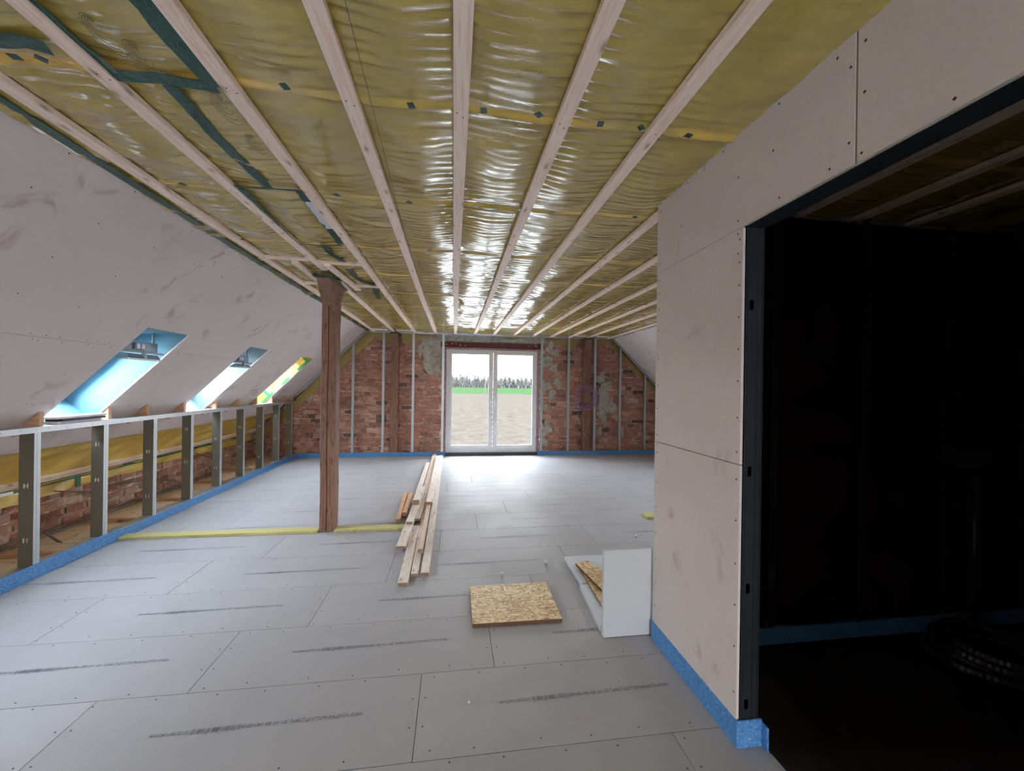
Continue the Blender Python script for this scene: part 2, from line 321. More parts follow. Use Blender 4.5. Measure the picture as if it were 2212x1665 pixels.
M_GLASS = glassm(); M_GLASSR = glassm('fill_door_glass', (.60, .60, .595, 1)); M_GLASSD = glassm('door_glass', (.50, .505, .51, 1))

# ================================================================ FLOOR
fl = obj('floor', B(-4.4, 6.0, -3.9, 9.6, -.25, -.03), M_CONC); tag(fl, kind='structure')
ROWS = [-3.7, -3.18, -2.66, -2.14, -1.62, -1.39, -.87, -.35, .16, .67, 1.18, 1.69, 2.203, 2.715, 3.245, 3.80, 4.34, 4.85, 5.36, 5.88, 6.40, 6.92, 7.44, 7.96, 8.48, 8.98]
XF0, XF1 = XK-.02, 4.9
# print line of one board, ~0.9 m long, made once
def text_mesh(s, x, y, w, h):
    cu = bpy.data.curves.new('t', 'FONT'); cu.body = s; cu.size = h; cu.resolution_u = 1; cu.extrude = 0
    o = bpy.data.objects.new('t', cu); C.objects.link(o); bpy.context.view_layer.update()
    me = bpy.data.meshes.new_from_object(o.evaluated_get(bpy.context.evaluated_depsgraph_get())); bpy.data.objects.remove(o)
    co = np.zeros(len(me.vertices)*3); me.vertices.foreach_get('co', co); co = co.reshape(-1, 3); x0, x1 = co[:, 0].min(), co[:, 0].max()
    co[:, 0] = (co[:, 0]-x0)/(x1-x0)*w+x; co[:, 1] += y; co[:, 2] = 0; me.vertices.foreach_set('co', co.ravel()); return me
def print_mesh():
    L = .885; bm = bmesh.new()
    for s, a, b in (('4002806453215', 0, .172), ('RIGIDUR\u00ae', .415, .52), ('EE 20', .53, .59), ('CE', .605, .63), ('OBEN', .953, 1)):
        me = text_mesh(s, a*L, 0, (b-a)*L, .026); bm.from_mesh(me)
    def bar(x, w_, y0, y1):
        v = [bm.verts.new(p) for p in ((x, y0, 0), (x+w_, y0, 0), (x+w_, y1, 0), (x, y1, 0))]; bm.faces.new(v)
    x = .180; r = random.Random(3); k = 0
    while x < .405:
        w_ = r.choice((.0012, .002, .0034)); gap = r.choice((.003, .0045, .006)); lo = -.012 if (k % 17) in (0, 2, 9, 10) else -.004; bar(x*L, w_, lo, .022); x += (w_+gap)/L; k += 1
    x = .645
    while x < .945:
        for _ in range(2):
            y = r.choice((.0, .006, .012, .018)); bar(x*L, r.uniform(.004, .010), y, y+.0028)
        if r.random() < .5: bar(x*L, .0018, .0, .02)
        x += r.uniform(.009, .013)
    for f in bm.faces:
        if f.normal.z < 0: f.normal_flip()
    me = bpy.data.meshes.new('print'); bm.to_mesh(me); bm.free(); me.materials.append(M_INK); return me
PRINT = print_mesh()
def rect_minus(x0, x1, y0, y1):                      # the floor runs under the partition but the eave and beyond is not boarded
    return (max(x0, XF0), min(x1, XF1), y0, min(y1, 9.0))
scr = bmesh.new()
for n, (y0, y1) in enumerate(zip(ROWS[:-1], ROWS[1:])):
    off = -.15 + .39*(n-11); k0 = math.floor((XF0-off)/1.53)
    k = k0
    while off + k*1.53 < XF1:
        a, b, c, d = rect_minus(off+k*1.53, off+(k+1)*1.53, y0, y1); k += 1
        if b-a < .03: continue
        gp = .0012; bm = B(a+gp, b-gp, c+gp, d-gp, -.022, random.uniform(-.0008, .0))
        fb = obj('floor_board', bevel(bm, .0012), M_FLOOR, fl)
        if k > 0 or True:
            tx = off+(k-1)*1.53+.39; 
            if a-.05 < tx and tx+.885 < b+.05 and y0 < 7 and y0 > .2 and not (tx > 1.1 and y0 < 2.3):
                p = obj('board_print', PRINT, M_INK, fb, local=True); p.location = (tx, y0+.255 if y0 < 3.3 else y0+.27, .0010); p.rotation_euler = (0, 0, .014)
        if y0 > 0:
            for yy in (y0+.035, y1-.03):
                xx = a+.04
                while xx < b-.02: disc(scr, (xx+random.uniform(-.03, .03), yy+random.uniform(-.01, .01), 0), (0, 0, 1), .0040, 6, .0012); xx += .245
            for q in range(2): disc(scr, (a+.03, y0+.17*(q+1), 0), (0, 0, 1), .0040, 6, .0012); disc(scr, (b-.03, y0+.17*(q+1), 0), (0, 0, 1), .0040, 6, .0012)
o = obj('screw_heads', scr, M_SCREW, fl); tag(o, kind='stuff')
# rough sub-floor behind the knee wall
yy = -3.7; i = 0
while yy < 8.9:
    h = random.uniform(.28, .62); obj('subfloor_plank', B(-4.12, -3.30+random.uniform(-.02, .02), yy+.004, min(yy+h, 8.95)-.004, -.028, -.006+random.uniform(-.004, .004)), M_SUB, fl); yy += h
for yc in (3.2, 4.05, 4.95, 5.78, 6.7, 7.6):
    obj('cross_batten', bevel(B(-4.05, -3.33, yc, yc+.045, -.004, .032), .003), M_BLOCK, fl)

# ================================================================ CEILING film, battens, tape
xs = np.linspace(XL-.004, XR+.02, 225); ys = np.concatenate([np.arange(-3.75, .3, .05), np.arange(.3, 5.2, .0115), np.arange(5.2, 8.86, .022)])
X, Y = np.meshgrid(xs, ys); BEAM = np.array([-3.3, -2.5, -1.7, -.9, -.05, .80, 1.65, 2.52, 3.45, 4.27, 5.10, 5.95, 6.8, 7.65, 8.5])
yj = Y + .018*n1(X*2.2, Y*.3)
db = np.min(np.abs(yj[..., None]-BEAM), -1)                          # distance to the nearest beam
ph = ((X-BX)/BS); dbt = np.abs(ph-np.round(ph))*BS                    # distance to the nearest batten
mid = np.clip((dbt-.03)/.18, 0, 1)
bulge = -.020*np.sin(np.pi/2*mid)*np.clip(db/.25, 0, 1)**.7
warp = .022*n2(X*3.0, Y*2.5)+.010*n3(X*9, Y*5)
amp = .0062*(.42+.58/(1+np.exp(-(X+.45)*9)))*(.25+.75*np.exp(-((dbt-.03)/.09)**2))*np.clip(.5+1.1*n3(X*1.6+9, Y*1.1), .08, 1.3)
wr = amp*np.sin(2*np.pi*(yj+warp)/.052)+amp*.6*np.sin(2*np.pi*(yj+1.5*warp+.02*n4(X*5, Y*3))/.031+2)+.0035*n4(X*5, Y*14)+.0030*n1(X*9+3, Y*33)
wr = wr - .010*np.clip(1-np.abs(n2(X*4.5+Y*1.5, Y*3.1-X*2.5))*3.2, 0, 1)**2*(.25+.75/(1+np.exp((X+.45)*6)))
fold = -.014*np.exp(-((yj-BEAM[np.argmin(np.abs(yj[..., None]-BEAM), -1)]-.018)/.013)**2)*np.clip(.7+.8*n2(X*3+5, Y), .1, 1.3)*np.clip(dbt/.06, 0, 1)
Z = 2.672+(bulge+wr+fold)*np.clip(dbt/.05, .25, 1)
Z = np.clip(Z, 2.60, 2.70)
tint = np.exp(-((yj-BEAM[np.argmin(np.abs(yj[..., None]-BEAM), -1)]+.004)/.026)**2)*np.clip(.62+.5*n2(X*4, Y*2)+.35*n3(X*13, Y*9), .1, 1)+.08*n1(X*4, Y*4)
ce = obj('ceiling', grid_mesh('ceiling', np.stack([X, Y, Z], -1).reshape(-1, 3), len(xs), len(ys), np.clip(tint, 0, 1)), M_FILM); tag(ce, kind='structure')
obj('wool_layer', B(XL-.3, XR+.3, -3.9, 9.5, 2.73, 2.95), M_WOOLY, ce)
def batten_y(x, y0, y1, w=.0600, z0=ZB, h=.026, tw=0.0):
    bm = bmesh.new(); n = max(2, int((y1-y0)/.5)); r = random.Random(int(x*100)+7)
    # slightly bowed strip built from stations
    st = []
    for i in range(n+1):
        y = y0+(y1-y0)*i/n; dx = .004*math.sin(y*1.1+x*3)+tw*i/n; st.append([bm.verts.new((x+dx+a, y, z0+c)) for a, c in ((-w/2, 0), (w/2, 0), (w/2, h), (-w/2, h))])
    for i in range(n):
        for k in range(4): bm.faces.new((st[i][k], st[i][(k+1) % 4], st[i+1][(k+1) % 4], st[i+1][k]))
    bm.faces.new(st[0][::-1]); bm.faces.new(st[-1])
    return obj('batten', bm, M_BATT, ce)
for k in range(-4, 9):
    x = BX+k*BS
    if k == -3: batten_y(x, -3.7, 4.15); batten_y(x, 4.62, 8.82)
    elif k == -4: batten_y(x+.01, -3.7, 8.82)
    elif k == 8: batten_y(x+.06, 2.4, 8.82)
    elif k == 2: batten_y(x-.015, -3.7, 8.82)
    else: batten_y(x, -3.7, 8.82)
for x0, x1, yc in ((-1.70, -1.30, 3.83), (-1.24, -.86, 3.90), (-1.70, -1.35, 4.735), (-1.15, -.86, 4.76), (-1.66, -1.36, 8.55), (-1.2, -.86, 8.58), (2.6, 2.86, 8.56), (3.1, 3.4, 8.56)):
    obj('cross_batten', B(x0, x1, yc-.028, yc+.028, ZB+.001, ZB+.024), M_BATTX, ce)
for x0, y0, x1, y1 in ((-1.43, 3.86, -1.44, 4.66), (-1.17, 3.9, -1.11, 4.87)):
    bm = bmesh.new(); hexa(bm, [(x0-.03, y0, ZB-.022), (x0+.03, y0, ZB-.022), (x1+.03, y1, ZB-.022), (x1-.03, y1, ZB-.022)], [(x0-.03, y0, ZB), (x0+.03, y0, ZB), (x1+.03, y1, ZB), (x1-.03, y1, ZB)]); obj('short_batten', bm, M_BATT, ce)
# screws in battens
sb = bmesh.new()
for k in range(-4, 9):
    for bY in BEAM:
        if bY > .3 and not (k == -3 and 4.1 < bY < 4.7): 
            for s_ in (-1, 1): disc(sb, (BX+k*BS+s_*.012, bY+s_*.012, ZB), (0, 0, -1), .0035, 6, .001)
tag(obj('screw_heads', sb, M_SCREW, ce), kind='stuff')
# unprojection on the film plane, used only to read positions off the photograph
EYEV = Vector((0, 0, EYE))
def ray(px, py): return fw + rt*((px-1106)/F_PX) - up*((py-832.5)/F_PX)
def onz(px, py, z): r = ray(px, py); return EYEV + r*((z-EYE)/r.z)
def onx(px, py, x): r = ray(px, py); return EYEV + r*(x/r.x)
def ony(px, py, y): r = ray(px, py); return EYEV + r*(y/r.y)
def sheet_strip(name, pts, w, mat, z=2.646, par=ce, wav=.004, th=.0015):
    """a thin ribbon lying flat under the film along 2D points"""
    P = []
    for a, b in zip(pts[:-1], pts[1:]):
        L = (Vector(b)-Vector(a)).length; n = max(1, int(L/.05))
        for i in range(n): P.append(Vector(a).lerp(Vector(b), i/n))
    P.append(Vector(pts[-1])); bm = bmesh.new(); lo = []
    for i, p in enumerate(P):
        t = (P[min(i+1, len(P)-1)]-P[max(i-1, 0)]).normalized(); nn = Vector((-t.y, t.x)); j = random.uniform(-wav, wav)
        row = []
        for s_ in (-1, 0, 1):
            q = p+nn*(s_*w/2+j); zz = z+random.uniform(-.0015, .0015); row += [bm.verts.new((q.x, q.y, zz)), bm.verts.new((q.x, q.y, zz+th))]
        lo.append(row)
    for a, b in zip(lo[:-1], lo[1:]):
        for u in (0, 2): bm.faces.new((a[u], b[u], b[u+2], a[u+2])); bm.faces.new((a[u+1], a[u+3], b[u+3], b[u+1]))
        bm.faces.new((a[0], a[1], b[1], b[0])); bm.faces.new((a[4], b[4], b[5], a[5]))
    bm.faces.new((lo[0][0], lo[0][2], lo[0][4], lo[0][5], lo[0][3], lo[0][1])); bm.faces.new((lo[-1][1], lo[-1][3], lo[-1][5], lo[-1][4], lo[-1][2], lo[-1][0]))
    return obj(name, bm, mat, par)
def pz(pts, z=2.646): return [tuple(onz(a, b, z).xy) for a, b in pts]
for pts, w_ in (([(40, -14), (150, 82), (249, 160)], .045), ([(-60, 88), (40, 88), (104, 104)], .060), ([(240, 164), (350, 172), (468, 190)], .055), ([(296, -10), (380, 92), (468, 188)], .075),
                ([(368, 186), (470, 300), (580, 405)], .055), ([(520, 408), (585, 475), (642, 528)], .045), ([(498, 402), (575, 407), (648, 412)], .020), ([(645, 412), (690, 470), (736, 528)], .045),
                ([(636, 528), (690, 530), (738, 530)], .022), ([(699, 532), (718, 552), (745, 566)], .05), ([(750, 580), (775, 605), (806, 617), (819, 646)], .055)):
    sheet_strip('tape', pz(pts), w_, M_TAPE)
sheet_strip('tape', [(-1.3, 5.10), (0.2, 5.09), (1.6, 5.08), (3.5, 5.08)], .03, M_TAPE)
sheet_strip('edge_tape', [(XL+.045, -.5), (XL+.045, 3), (XL+.045, 6), (XL+.045, 8.84)], .06, M_TAPE, z=2.652)
sheet_strip('edge_tape', [(XR-.035, 2.4), (XR-.035, 6), (XR-.035, 8.84)], .04, M_TAPE, z=2.652)
sheet_strip('foil', pz([(665, 436), (690, 466), (715, 494)]), .055, M_FOIL, z=2.644, wav=.012)
for px, py in ((32, 123), (89, 127), (615, 187), (888, 228), (1045, 239), (1164, 248), (1297, 268), (1385, 276), (1487, 293), (394, 398), (727, 421), (884, 437), (1030, 446), (1067, 451), (1124, 453), (1192, 460), (1372, 469), (525, 517), (828, 535), (928, 541)):
    p = onz(px, py, 2.64); a = random.uniform(0, 1.5); bm = B(-.016, .016, -.013, .013, -.001, .001, M=Matrix.Translation((p.x, p.y, 2.640)) @ Matrix.Rotation(a, 4, 'Z')); obj('tape_patch', bm, M_TAPE, ce)
# seams and hand-drawn rings on the film (dark pen lines)
pen = bmesh.new()
def pline(pts, r=.0007): tube(pen, pts, r, 4)
for c in ((205, 60), (300, 120), (480, 228), (545, 305)):
    q = onz(c[0], c[1], 2.643); R_ = random.uniform(.07, .10)
    for j in range(4):
        pline([(q.x+R_*(.25+.2*j)*math.cos(a)*.5, q.y+R_*(.25+.2*j)*math.sin(a)*1.2+.012*j, 2.648) for a in np.linspace(.3+.2*j, 5.6-.1*j, 26)])
pline([(-.30-.02, 1.0, 2.643), (-.52, 8.5, 2.643)], .001); pline([(.56+.30, 1.0, 2.643), (.86-.06, 8.5, 2.643)], .001)
tag(obj('pen_lines', pen, Mat('pen_line', rough=.8, color=lin((70, 70, 40))).m, ce), kind='stuff')

# ================================================================ LEFT SLOPE
HO = [(SH0, SH1, a, b) for a, b in SKYL]
HOW = [(h[0]-.014, h[1]+.014, h[2]-.045, h[3]+.06) for h in HO]
wl = obj('wall_left', rect_plate(-.15, 2.475, -3.9, 9.5, HOW, SL, .016, .10), M_CONC); tag(wl, kind='structure')
for s0, s1, js in ((0, 1.213, [-3.8, -2.3, -.2, 1.88, 3.95, 6.12, 8.2, 8.84]), (1.213, 2.486, [-3.8, -1.65, .45, 2.50, 4.60, 6.735, 8.84])):
    for a, b in zip(js[:-1], js[1:]):
        obj('plasterboard', rect_plate(s0+(.004 if s0 == 0 else .0015), s1-.0015, a+.0015, b-.0015, HO, SL, 0, .0125), M_GYP, wl)
sc_ = bmesh.new()
def scl(s, y):
    if any(h[0]-.01 < s < h[1]+.01 and h[2]-.01 < y < h[3]+.01 for h in HO): return
    disc(sc_, SL(s, y, 0), (1, 0, -1), .0045, 6, .0008)
for y in np.arange(1.0, 8.8, .42):
    for s in (.03, .30, .62, .92, 1.18, 1.25, 1.56, 1.86, 2.16, 2.45): scl(s+random.uniform(-.015, .015), y+random.uniform(-.03, .03))
for yj_ in (3.95, 6.12, 8.2):
    for s in np.arange(.05, 1.2, .24):
        for q in (-.025, .025): scl(s, yj_+q)
for yj_ in (2.5, 4.6, 6.735):
    for s in np.arange(1.25, 2.4, .24):
        for q in (-.025, .025): scl(s, yj_+q)
for y in np.arange(1.0, 8.8, .2):
    scl(1.193, y); scl(1.235, y+.05)
tag(obj('screw_heads', sc_, M_SCREW, wl), kind='stuff')
obj('lower_backing', rect_plate(2.475, 3.35, -3.9, 9.5, [], SL, .075, .15), M_CONC, wl)
# film, batten, tape below the boards
ss = np.linspace(2.48, 2.96, 22); ya = np.arange(-3.7, 8.85, .03); A_, B2 = np.meshgrid(ss, ya)
d = -.004+.030*np.sin((A_-2.48)/.48*np.pi)+(.014*n1(A_*7, B2*3)-.016*np.clip(1-np.abs(n4(B2*1.6+A_*3.4, A_*2-B2*.4))*3, 0, 1)**2)*np.clip((A_-2.48)*9, 0, 1)+.008*np.sin((B2*1.0+A_*1.6)*2*np.pi/.42+3*n2(A_*2, B2*1.2))*np.clip((A_-2.48)*6, 0, 1)
P = np.stack([XL-(A_+d)*R2, B2, ZC-(A_-d)*R2], -1).reshape(-1, 3); obj('film_strip', grid_mesh('film_strip', P, len(ss), len(ya), np.clip(.3+.5*n3(A_*5, B2*3), 0, 1)), M_FILMB, wl)
obj('batten', rect_plate(2.925, 3.005, -3.7, 8.84, [], SL, -.030, 0), M_BATT, wl)
obj('tape', rect_plate(3.010, 3.050, 4.0, 8.3, [], SL, -.012, -.008), M_TAPEG, wl); obj('foil', rect_plate(3.010, 3.055, 1.0, 4.0, [], SL, -.012, -.008), M_FOIL, wl)
obj('tape', B(-4.032, -4.028, 4.35, 8.3, .478, .522), M_TAPEG, wl); obj('foil', bevel(B(-4.034, -4.027, 1.0, 4.35, .476, .524), .001), M_FOIL, wl)
zz_ = np.linspace(0, 1, 12); A_, B2 = np.meshgrid(zz_, ya); lo_ = .372+.018*n2(B2*2.2, B2*0)+.008*n3(B2*9, B2*0)
P = np.stack([-4.040+.010*n1(A_*3, B2*4)-.012*A_+.006*np.sin(B2*11+A_*4), B2, .50+(lo_-.50)*A_], -1).reshape(-1, 3); obj('film_strip', grid_mesh('film_strip', P, 12, len(ya), np.clip(.5+.6*n2(A_*3, B2*5), 0, 1)), M_FILMB, wl)
ss = np.linspace(3.0, 3.09, 6); A_, B2 = np.meshgrid(ss, ya); d = -.004+.012*n1(A_*12, B2*6)
edge = 0; P = np.stack([XL-(A_+d)*R2, B2, ZC-(A_-d)*R2+edge], -1).reshape(-1, 3); obj('film_strip', grid_mesh('film_strip', P, len(ss), len(ya), np.clip(.4+.5*n2(A_*9, B2*5), 0, 1)), M_FILMB, wl)
obj('tape', B(-4.030, -4.024, 4.98, 5.03, .38, .50), M_TAPEG, wl)

# ---------------------------------------------------------------- skylights
def cheek(y0, y1, mat, nm, par):
    # cheek quad in x-z: opening top, opening bottom, sill end, head end
    q = [SL(SH0, 0, .0127), SL(SH1, 0, .0127), SL(SH1, 0, SD+.08), (XL-(SH0+SD*0)*R2-2*(SD+.08)*R2, 0, SL(SH0, 0, 0)[2])]
    bm = bmesh.new(); hexa(bm, [(p[0], y0, p[2]) for p in q], [(p[0], y1, p[2]) for p in q]); return obj(nm, bm, mat, par)
def roof_window(n, a, b, filmed=False):
    W = empty('window_%d' % n, SL(SH1, (a+b)/2, 0)); tag(W, kind='structure')
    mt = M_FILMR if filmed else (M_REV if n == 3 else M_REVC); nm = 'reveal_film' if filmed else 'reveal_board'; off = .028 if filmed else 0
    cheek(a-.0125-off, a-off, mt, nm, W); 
    if filmed:                                                             # wrinkled film over the far cheek, real relief
        us_ = np.linspace(0, 1, 60); vs2 = np.linspace(0, 1, 24); U_, V_ = np.meshgrid(us_, vs2)
        s_ = SH0+(SH1-SH0)*U_; dd = V_*(SD+.07)+(1-U_)*0
        yb = b+.028+.010*n1(U_*16+V_*5, V_*5)+.006*n2(U_*34, V_*9)
        # shear the head so that it stays level
        P = np.stack([XL-(s_+dd)*R2-(1-U_)*dd*R2, yb, ZC-(s_-dd)*R2-(1-U_)*dd*R2], -1).reshape(-1, 3)
        obj('reveal_film', grid_mesh('rf', P, 60, 24, np.clip(.3+.4*n3(U_*9, V_*4), 0, 1)), M_FILMR, W)
        cheek(b+.045, b+.058, M_CONC, 'backing', W)
        for u in (1.06, 1.96):                                             # tape bands across the cheek
            bm = bmesh.new(); c = [SL(u, 0, .0), SL(u+.055, 0, .0), SL(u+.055, 0, .26), SL(u, 0, .26)]; hexa(bm, [(p[0], b+.004, p[2]) for p in c], [(p[0], b+.006, p[2]) for p in c]); obj('tape', bm, M_TAPEG, W)
        for u0_, u1_ in ((1.10, 1.32), (1.52, 1.70), (1.9, 2.15)):
            bm = bmesh.new(); c = [SL(u0_, 0, .014), SL(u1_, 0, .014), SL(u1_, 0, .05), SL(u0_, 0, .05)]; hexa(bm, [(p[0], b+.001, p[2]) for p in c], [(p[0], b+.003, p[2]) for p in c]); obj('tape', bm, M_TAPEG, W)
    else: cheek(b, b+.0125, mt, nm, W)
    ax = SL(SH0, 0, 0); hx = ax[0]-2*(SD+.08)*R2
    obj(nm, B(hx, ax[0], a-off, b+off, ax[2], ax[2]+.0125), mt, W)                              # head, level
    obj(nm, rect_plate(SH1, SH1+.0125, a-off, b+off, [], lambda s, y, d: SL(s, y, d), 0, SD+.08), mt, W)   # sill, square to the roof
    s_top = SH0 + (SD)*1.0                                                                       # window plane starts where the level head meets it
    fr = rect_plate(s_top-.10, SH1+.05, a-.06, b+.06, [(s_top+.06, SH1-.055, a+.045, b-.045)], SL, SD+.0, SD+.06)
    # outer frame behind the reveal opening; sash frame inside it
    obj('window_frame', fr, M_HWW, W); obj('sash_frame', rect_plate(s_top+.055, SH1-.05, a+.04, b-.04, [(s_top+.10, SH1-.10, a+.085, b-.085)], SL, SD-.012, SD+.02), M_PVC, W)
    obj('glass', rect_plate(s_top+.09, SH1-.09, a+.075, b-.075, [], SL, SD+.004, SD+.008), M_GLASS, W)
    if not filmed:                                                         # ventilation bar unit hanging at the head
        y0, y1 = a+.03, b-.07; xh, zh = -2.775, 1.89
        obj('head_plate', bevel(B(xh-.012, xh+.0, y0, y1, zh-.085, zh), .003), M_HW, W)
        obj('bracket', B(xh-.012, xh-.004, y0+.03, y0+.06, zh, ax[2]), M_HW, W); obj('bracket', B(xh-.012, xh-.004, y1-.06, y1-.03, zh, ax[2]), M_HW, W)
        L = obj('lock_block', bevel(B(xh, xh+.016, (y0+y1)/2-.075, (y0+y1)/2+.035, zh-.075, zh-.012), .004), M_HW, W)
        for q in (-.045, .010): obj('latch', bevel(B(xh+.012, xh+.026, (y0+y1)/2+q-.016, (y0+y1)/2+q+.018, zh-.066, zh-.022), .006, 2), M_HWW, W)
        obj('ledge', bevel(B(xh-.03, xh+.03, y0-.0, y1+.04, zh-.105, zh-.088), .003), M_HW, W)
        bm = bmesh.new(); hexa(bm, [(xh-.02, y0-.01, zh-.165), (xh+.045, y0+.04, zh-.150), (xh+.045, y1-.03, zh-.150), (xh-.02, y1+.01, zh-.165)], [(xh-.02, y0-.01, zh-.150), (xh+.02, y0+.04, zh-.112), (xh+.02, y1-.03, zh-.112), (xh-.02, y1+.01, zh-.150)])
        obj('vent_flap', bm, M_HW, W); obj('handle_bar', bevel(B(xh+.03, xh+.055, y0+.03, y1-.03, zh-.168, zh-.152), .004), M_HWW, W)
        obj('handle_hook', bevel(B(xh+.02, xh+.05, (y0+y1)/2-.02, (y0+y1)/2+.02, zh-.155, zh-.10), .004), M_HW, W)
    return W
for n, (a, b) in enumerate(SKYL): roof_window(n+2, a, b, filmed=(n == 2))
for a, b in SKYL:
    c = Vector(SL((SH0+SD+SH1)/2, (a+b)/2, SD+.075)); portal('skylight_portal', c, .95, b-a+.02, (1, 0, -1))
obj('reveal_edge', rect_plate(SH0, SH1, 7.770, 7.7825, [], SL, -.002, .012), M_HWW, wl)

# ================================================================ EAVE WALL (low brick)
XE = -4.08
we = obj('wall_eave', B(XE-.30, XE-.012, -3.9, 9.4, -.2, .62), M_MORT); tag(we, kind='structure')
def brick_mesh(l, h, dpt, j, seed, nm):
    r = random.Random(seed); bm = B(-l/2, l/2, -dpt, 0, -h/2, h/2); bmesh.ops.bevel(bm, geom=bm.edges[:], offset=.006, segments=1, affect='EDGES')
    for v in bm.verts: v.co += Vector((r.uniform(-j, j), r.uniform(-j, j)*.7, r.uniform(-j, j)))
    return mesh_of(bm, nm)
BK = {}
for L_ in (.245, .215, .12, .10):
    for q in range(3): m_ = brick_mesh(L_, .080, .05, .0085, int(L_*1000)+q, 'brick'); m_.materials.append(M_BRICK); BK[L_, q] = m_
BKE = {}
for L_ in (.23, .14):
    for q in range(4): m_ = brick_mesh(L_, .082, .05, .010, int(L_*1000)+90+q, 'brick_e'); m_.materials.append(M_BRICKE); BKE[L_, q] = m_
z = .045; row = 0; r = random.Random(5)
while z < .40:
    y = 2.6+.1*(row % 2)
    while y < 8.95:
        L_ = r.choice((.23, .23, .14)); s_ = 1+r.uniform(-.06, .06)
        o = bpy.data.objects.new('brick', BKE[L_, r.randrange(4)]); C.objects.link(o); o.parent = we; o.location = (XE+r.uniform(-.008, .004), y+L_*s_/2, z+r.uniform(-.004, .004))
        o.rotation_euler = (r.uniform(-.05, .05), r.uniform(-.03, .03), -math.pi/2+r.uniform(-.03, .03)); o.scale = (s_, 1, 1+r.uniform(-.1, .06)); y += L_*s_+.018
    z += .1; row += 1

# ================================================================ BACK GABLE WALL
YW = 9.0; DX0, DX1, DZ0, DZ1 = -.19, 1.85, .06, 2.33
wb = obj('wall_back', rect_plate(-4.6, 5.6, -.3, 2.95, [(DX0-.05, DX1+.05, -.02, DZ1+.02)], lambda u, v, d: (u, YW+d, v), .012, .35), M_MORT); tag(wb, kind='structure')
def lim(x):                                             # height of the gable at x
    return min(2.70, 2.68-(XL-x) if x < XL else 9, 2.68-(x-XR) if x > XR else 9)
PATCH = [(-3.02, 1.36, .17), (-3.0, 1.55, .12), (-.48, 2.2, .30), (-.36, 1.95, .24), (-.6, 2.48, .16), (-.3, 2.45, .2), (-.75, 2.3, .1), (2.06, 1.55, .13), (2.05, 2.1, .16), (2.0, 1.1, .12), (2.12, .6, .12), (2.03, .3, .11), (2.35, 1.62, .12), (2.28, 2.3, .10),
         (3.36, 1.75, .14), (3.45, 1.45, .20), (3.5, 1.15, .24), (3.42, .85, .15), (3.32, .5, .11), (3.9, .5, .09), (2.15, 2.42, .13), (2.25, 1.95, .1), (2.2, 1.35, .11)]
cand = []; r = random.Random(11); z = .05; row = 0
while z < 2.68:
    x = -4.05+(.06 if row % 2 else 0)
    while x < 4.75:
        L_ = r.choice((.245, .245, .215, .12, .10)) if row % 2 else r.choice((.245, .215, .12, .12)); s_ = 1+r.uniform(-.05, .05); xc = x+L_*s_/2
        if z+.05 < min(lim(xc-L_/2), lim(xc+L_/2)) and not (DX0-.06 < xc+L_*.4 and xc-L_*.4 < DX1+.06 and z < 2.55):
            cand.append((xc, z+r.uniform(-.004, .004), L_, s_, r.randrange(3), (r.uniform(-.03, .03), r.uniform(-.02, .02), r.uniform(-.02, .02)), r.uniform(-.006, .006)))
        x += L_*s_+.013
    z += .098; row += 1
def pri(c):                                              # the ones that show largest: stretchers in open view, nearest the eye line
    hid = c[0] < -3.2 or c[0] > 4.55 or -2.1 < c[0] < -1.95
    return (-9 if hid else 0)+c[2]*10-abs(c[0]-.5)*.25
order = sorted(range(len(cand)), key=lambda i: -pri(cand[i])); single = set(order[:300]); rest = bmesh.new()
for i, (x, z, L_, s_, q, rot, dy) in enumerate(cand):
    if i in single:
        o = bpy.data.objects.new('brick', BK[L_, q]); C.objects.link(o); o.parent = wb; o.location = (x, YW+.012+.040+dy, z); o.rotation_euler = rot; o.scale = (s_, 1, 1)
    else:
        n0 = len(rest.verts); rest.from_mesh(BK[L_, q]); rest.verts.ensure_lookup_table(); M = Matrix.Translation((x, YW+.052+dy, z)) @ Matrix.Rotation(rot[2], 4, 'Z') @ Matrix.Diagonal((s_, 1, 1, 1))
        for v in rest.verts[n0:]: v.co = M @ v.co
tag(obj('brickwork', rest, M_BRICK, wb), kind='stuff')
def blob(cx, cz, R_, y, seed, th=.014, sq=1.15):
    r = random.Random(seed); n = 22; ring = []; ph = [r.uniform(0, 6.28) for _ in range(5)]
    for i in range(n):
        a = 2*math.pi*i/n; k = 1+.28*math.sin(2*a+ph[0])+.18*math.sin(3*a+ph[1])+.14*math.sin(5*a+ph[2])+.08*math.sin(9*a+ph[3]); ring.append((cx+R_*k*math.cos(a)*.8, cz+R_*k*math.sin(a)*sq))
    bm = bmesh.new(); c = bm.verts.new((cx, y-th*1.15, cz)); a_ = [bm.verts.new((p[0], y+.02, p[1])) for p in ring]; b_ = [bm.verts.new((cx+(p[0]-cx)*.93, y-th, cz+(p[1]-cz)*.93)) for p in ring]
    for i in range(n): j = (i+1) % n; bm.faces.new((a_[i], a_[j], b_[j], b_[i])); bm.faces.new((b_[i], b_[j], c))
    return bm
for i, (x, z, R_) in enumerate(PATCH): obj('plaster_patch', blob(x, z, R_, YW, i), M_PLAS, wb)
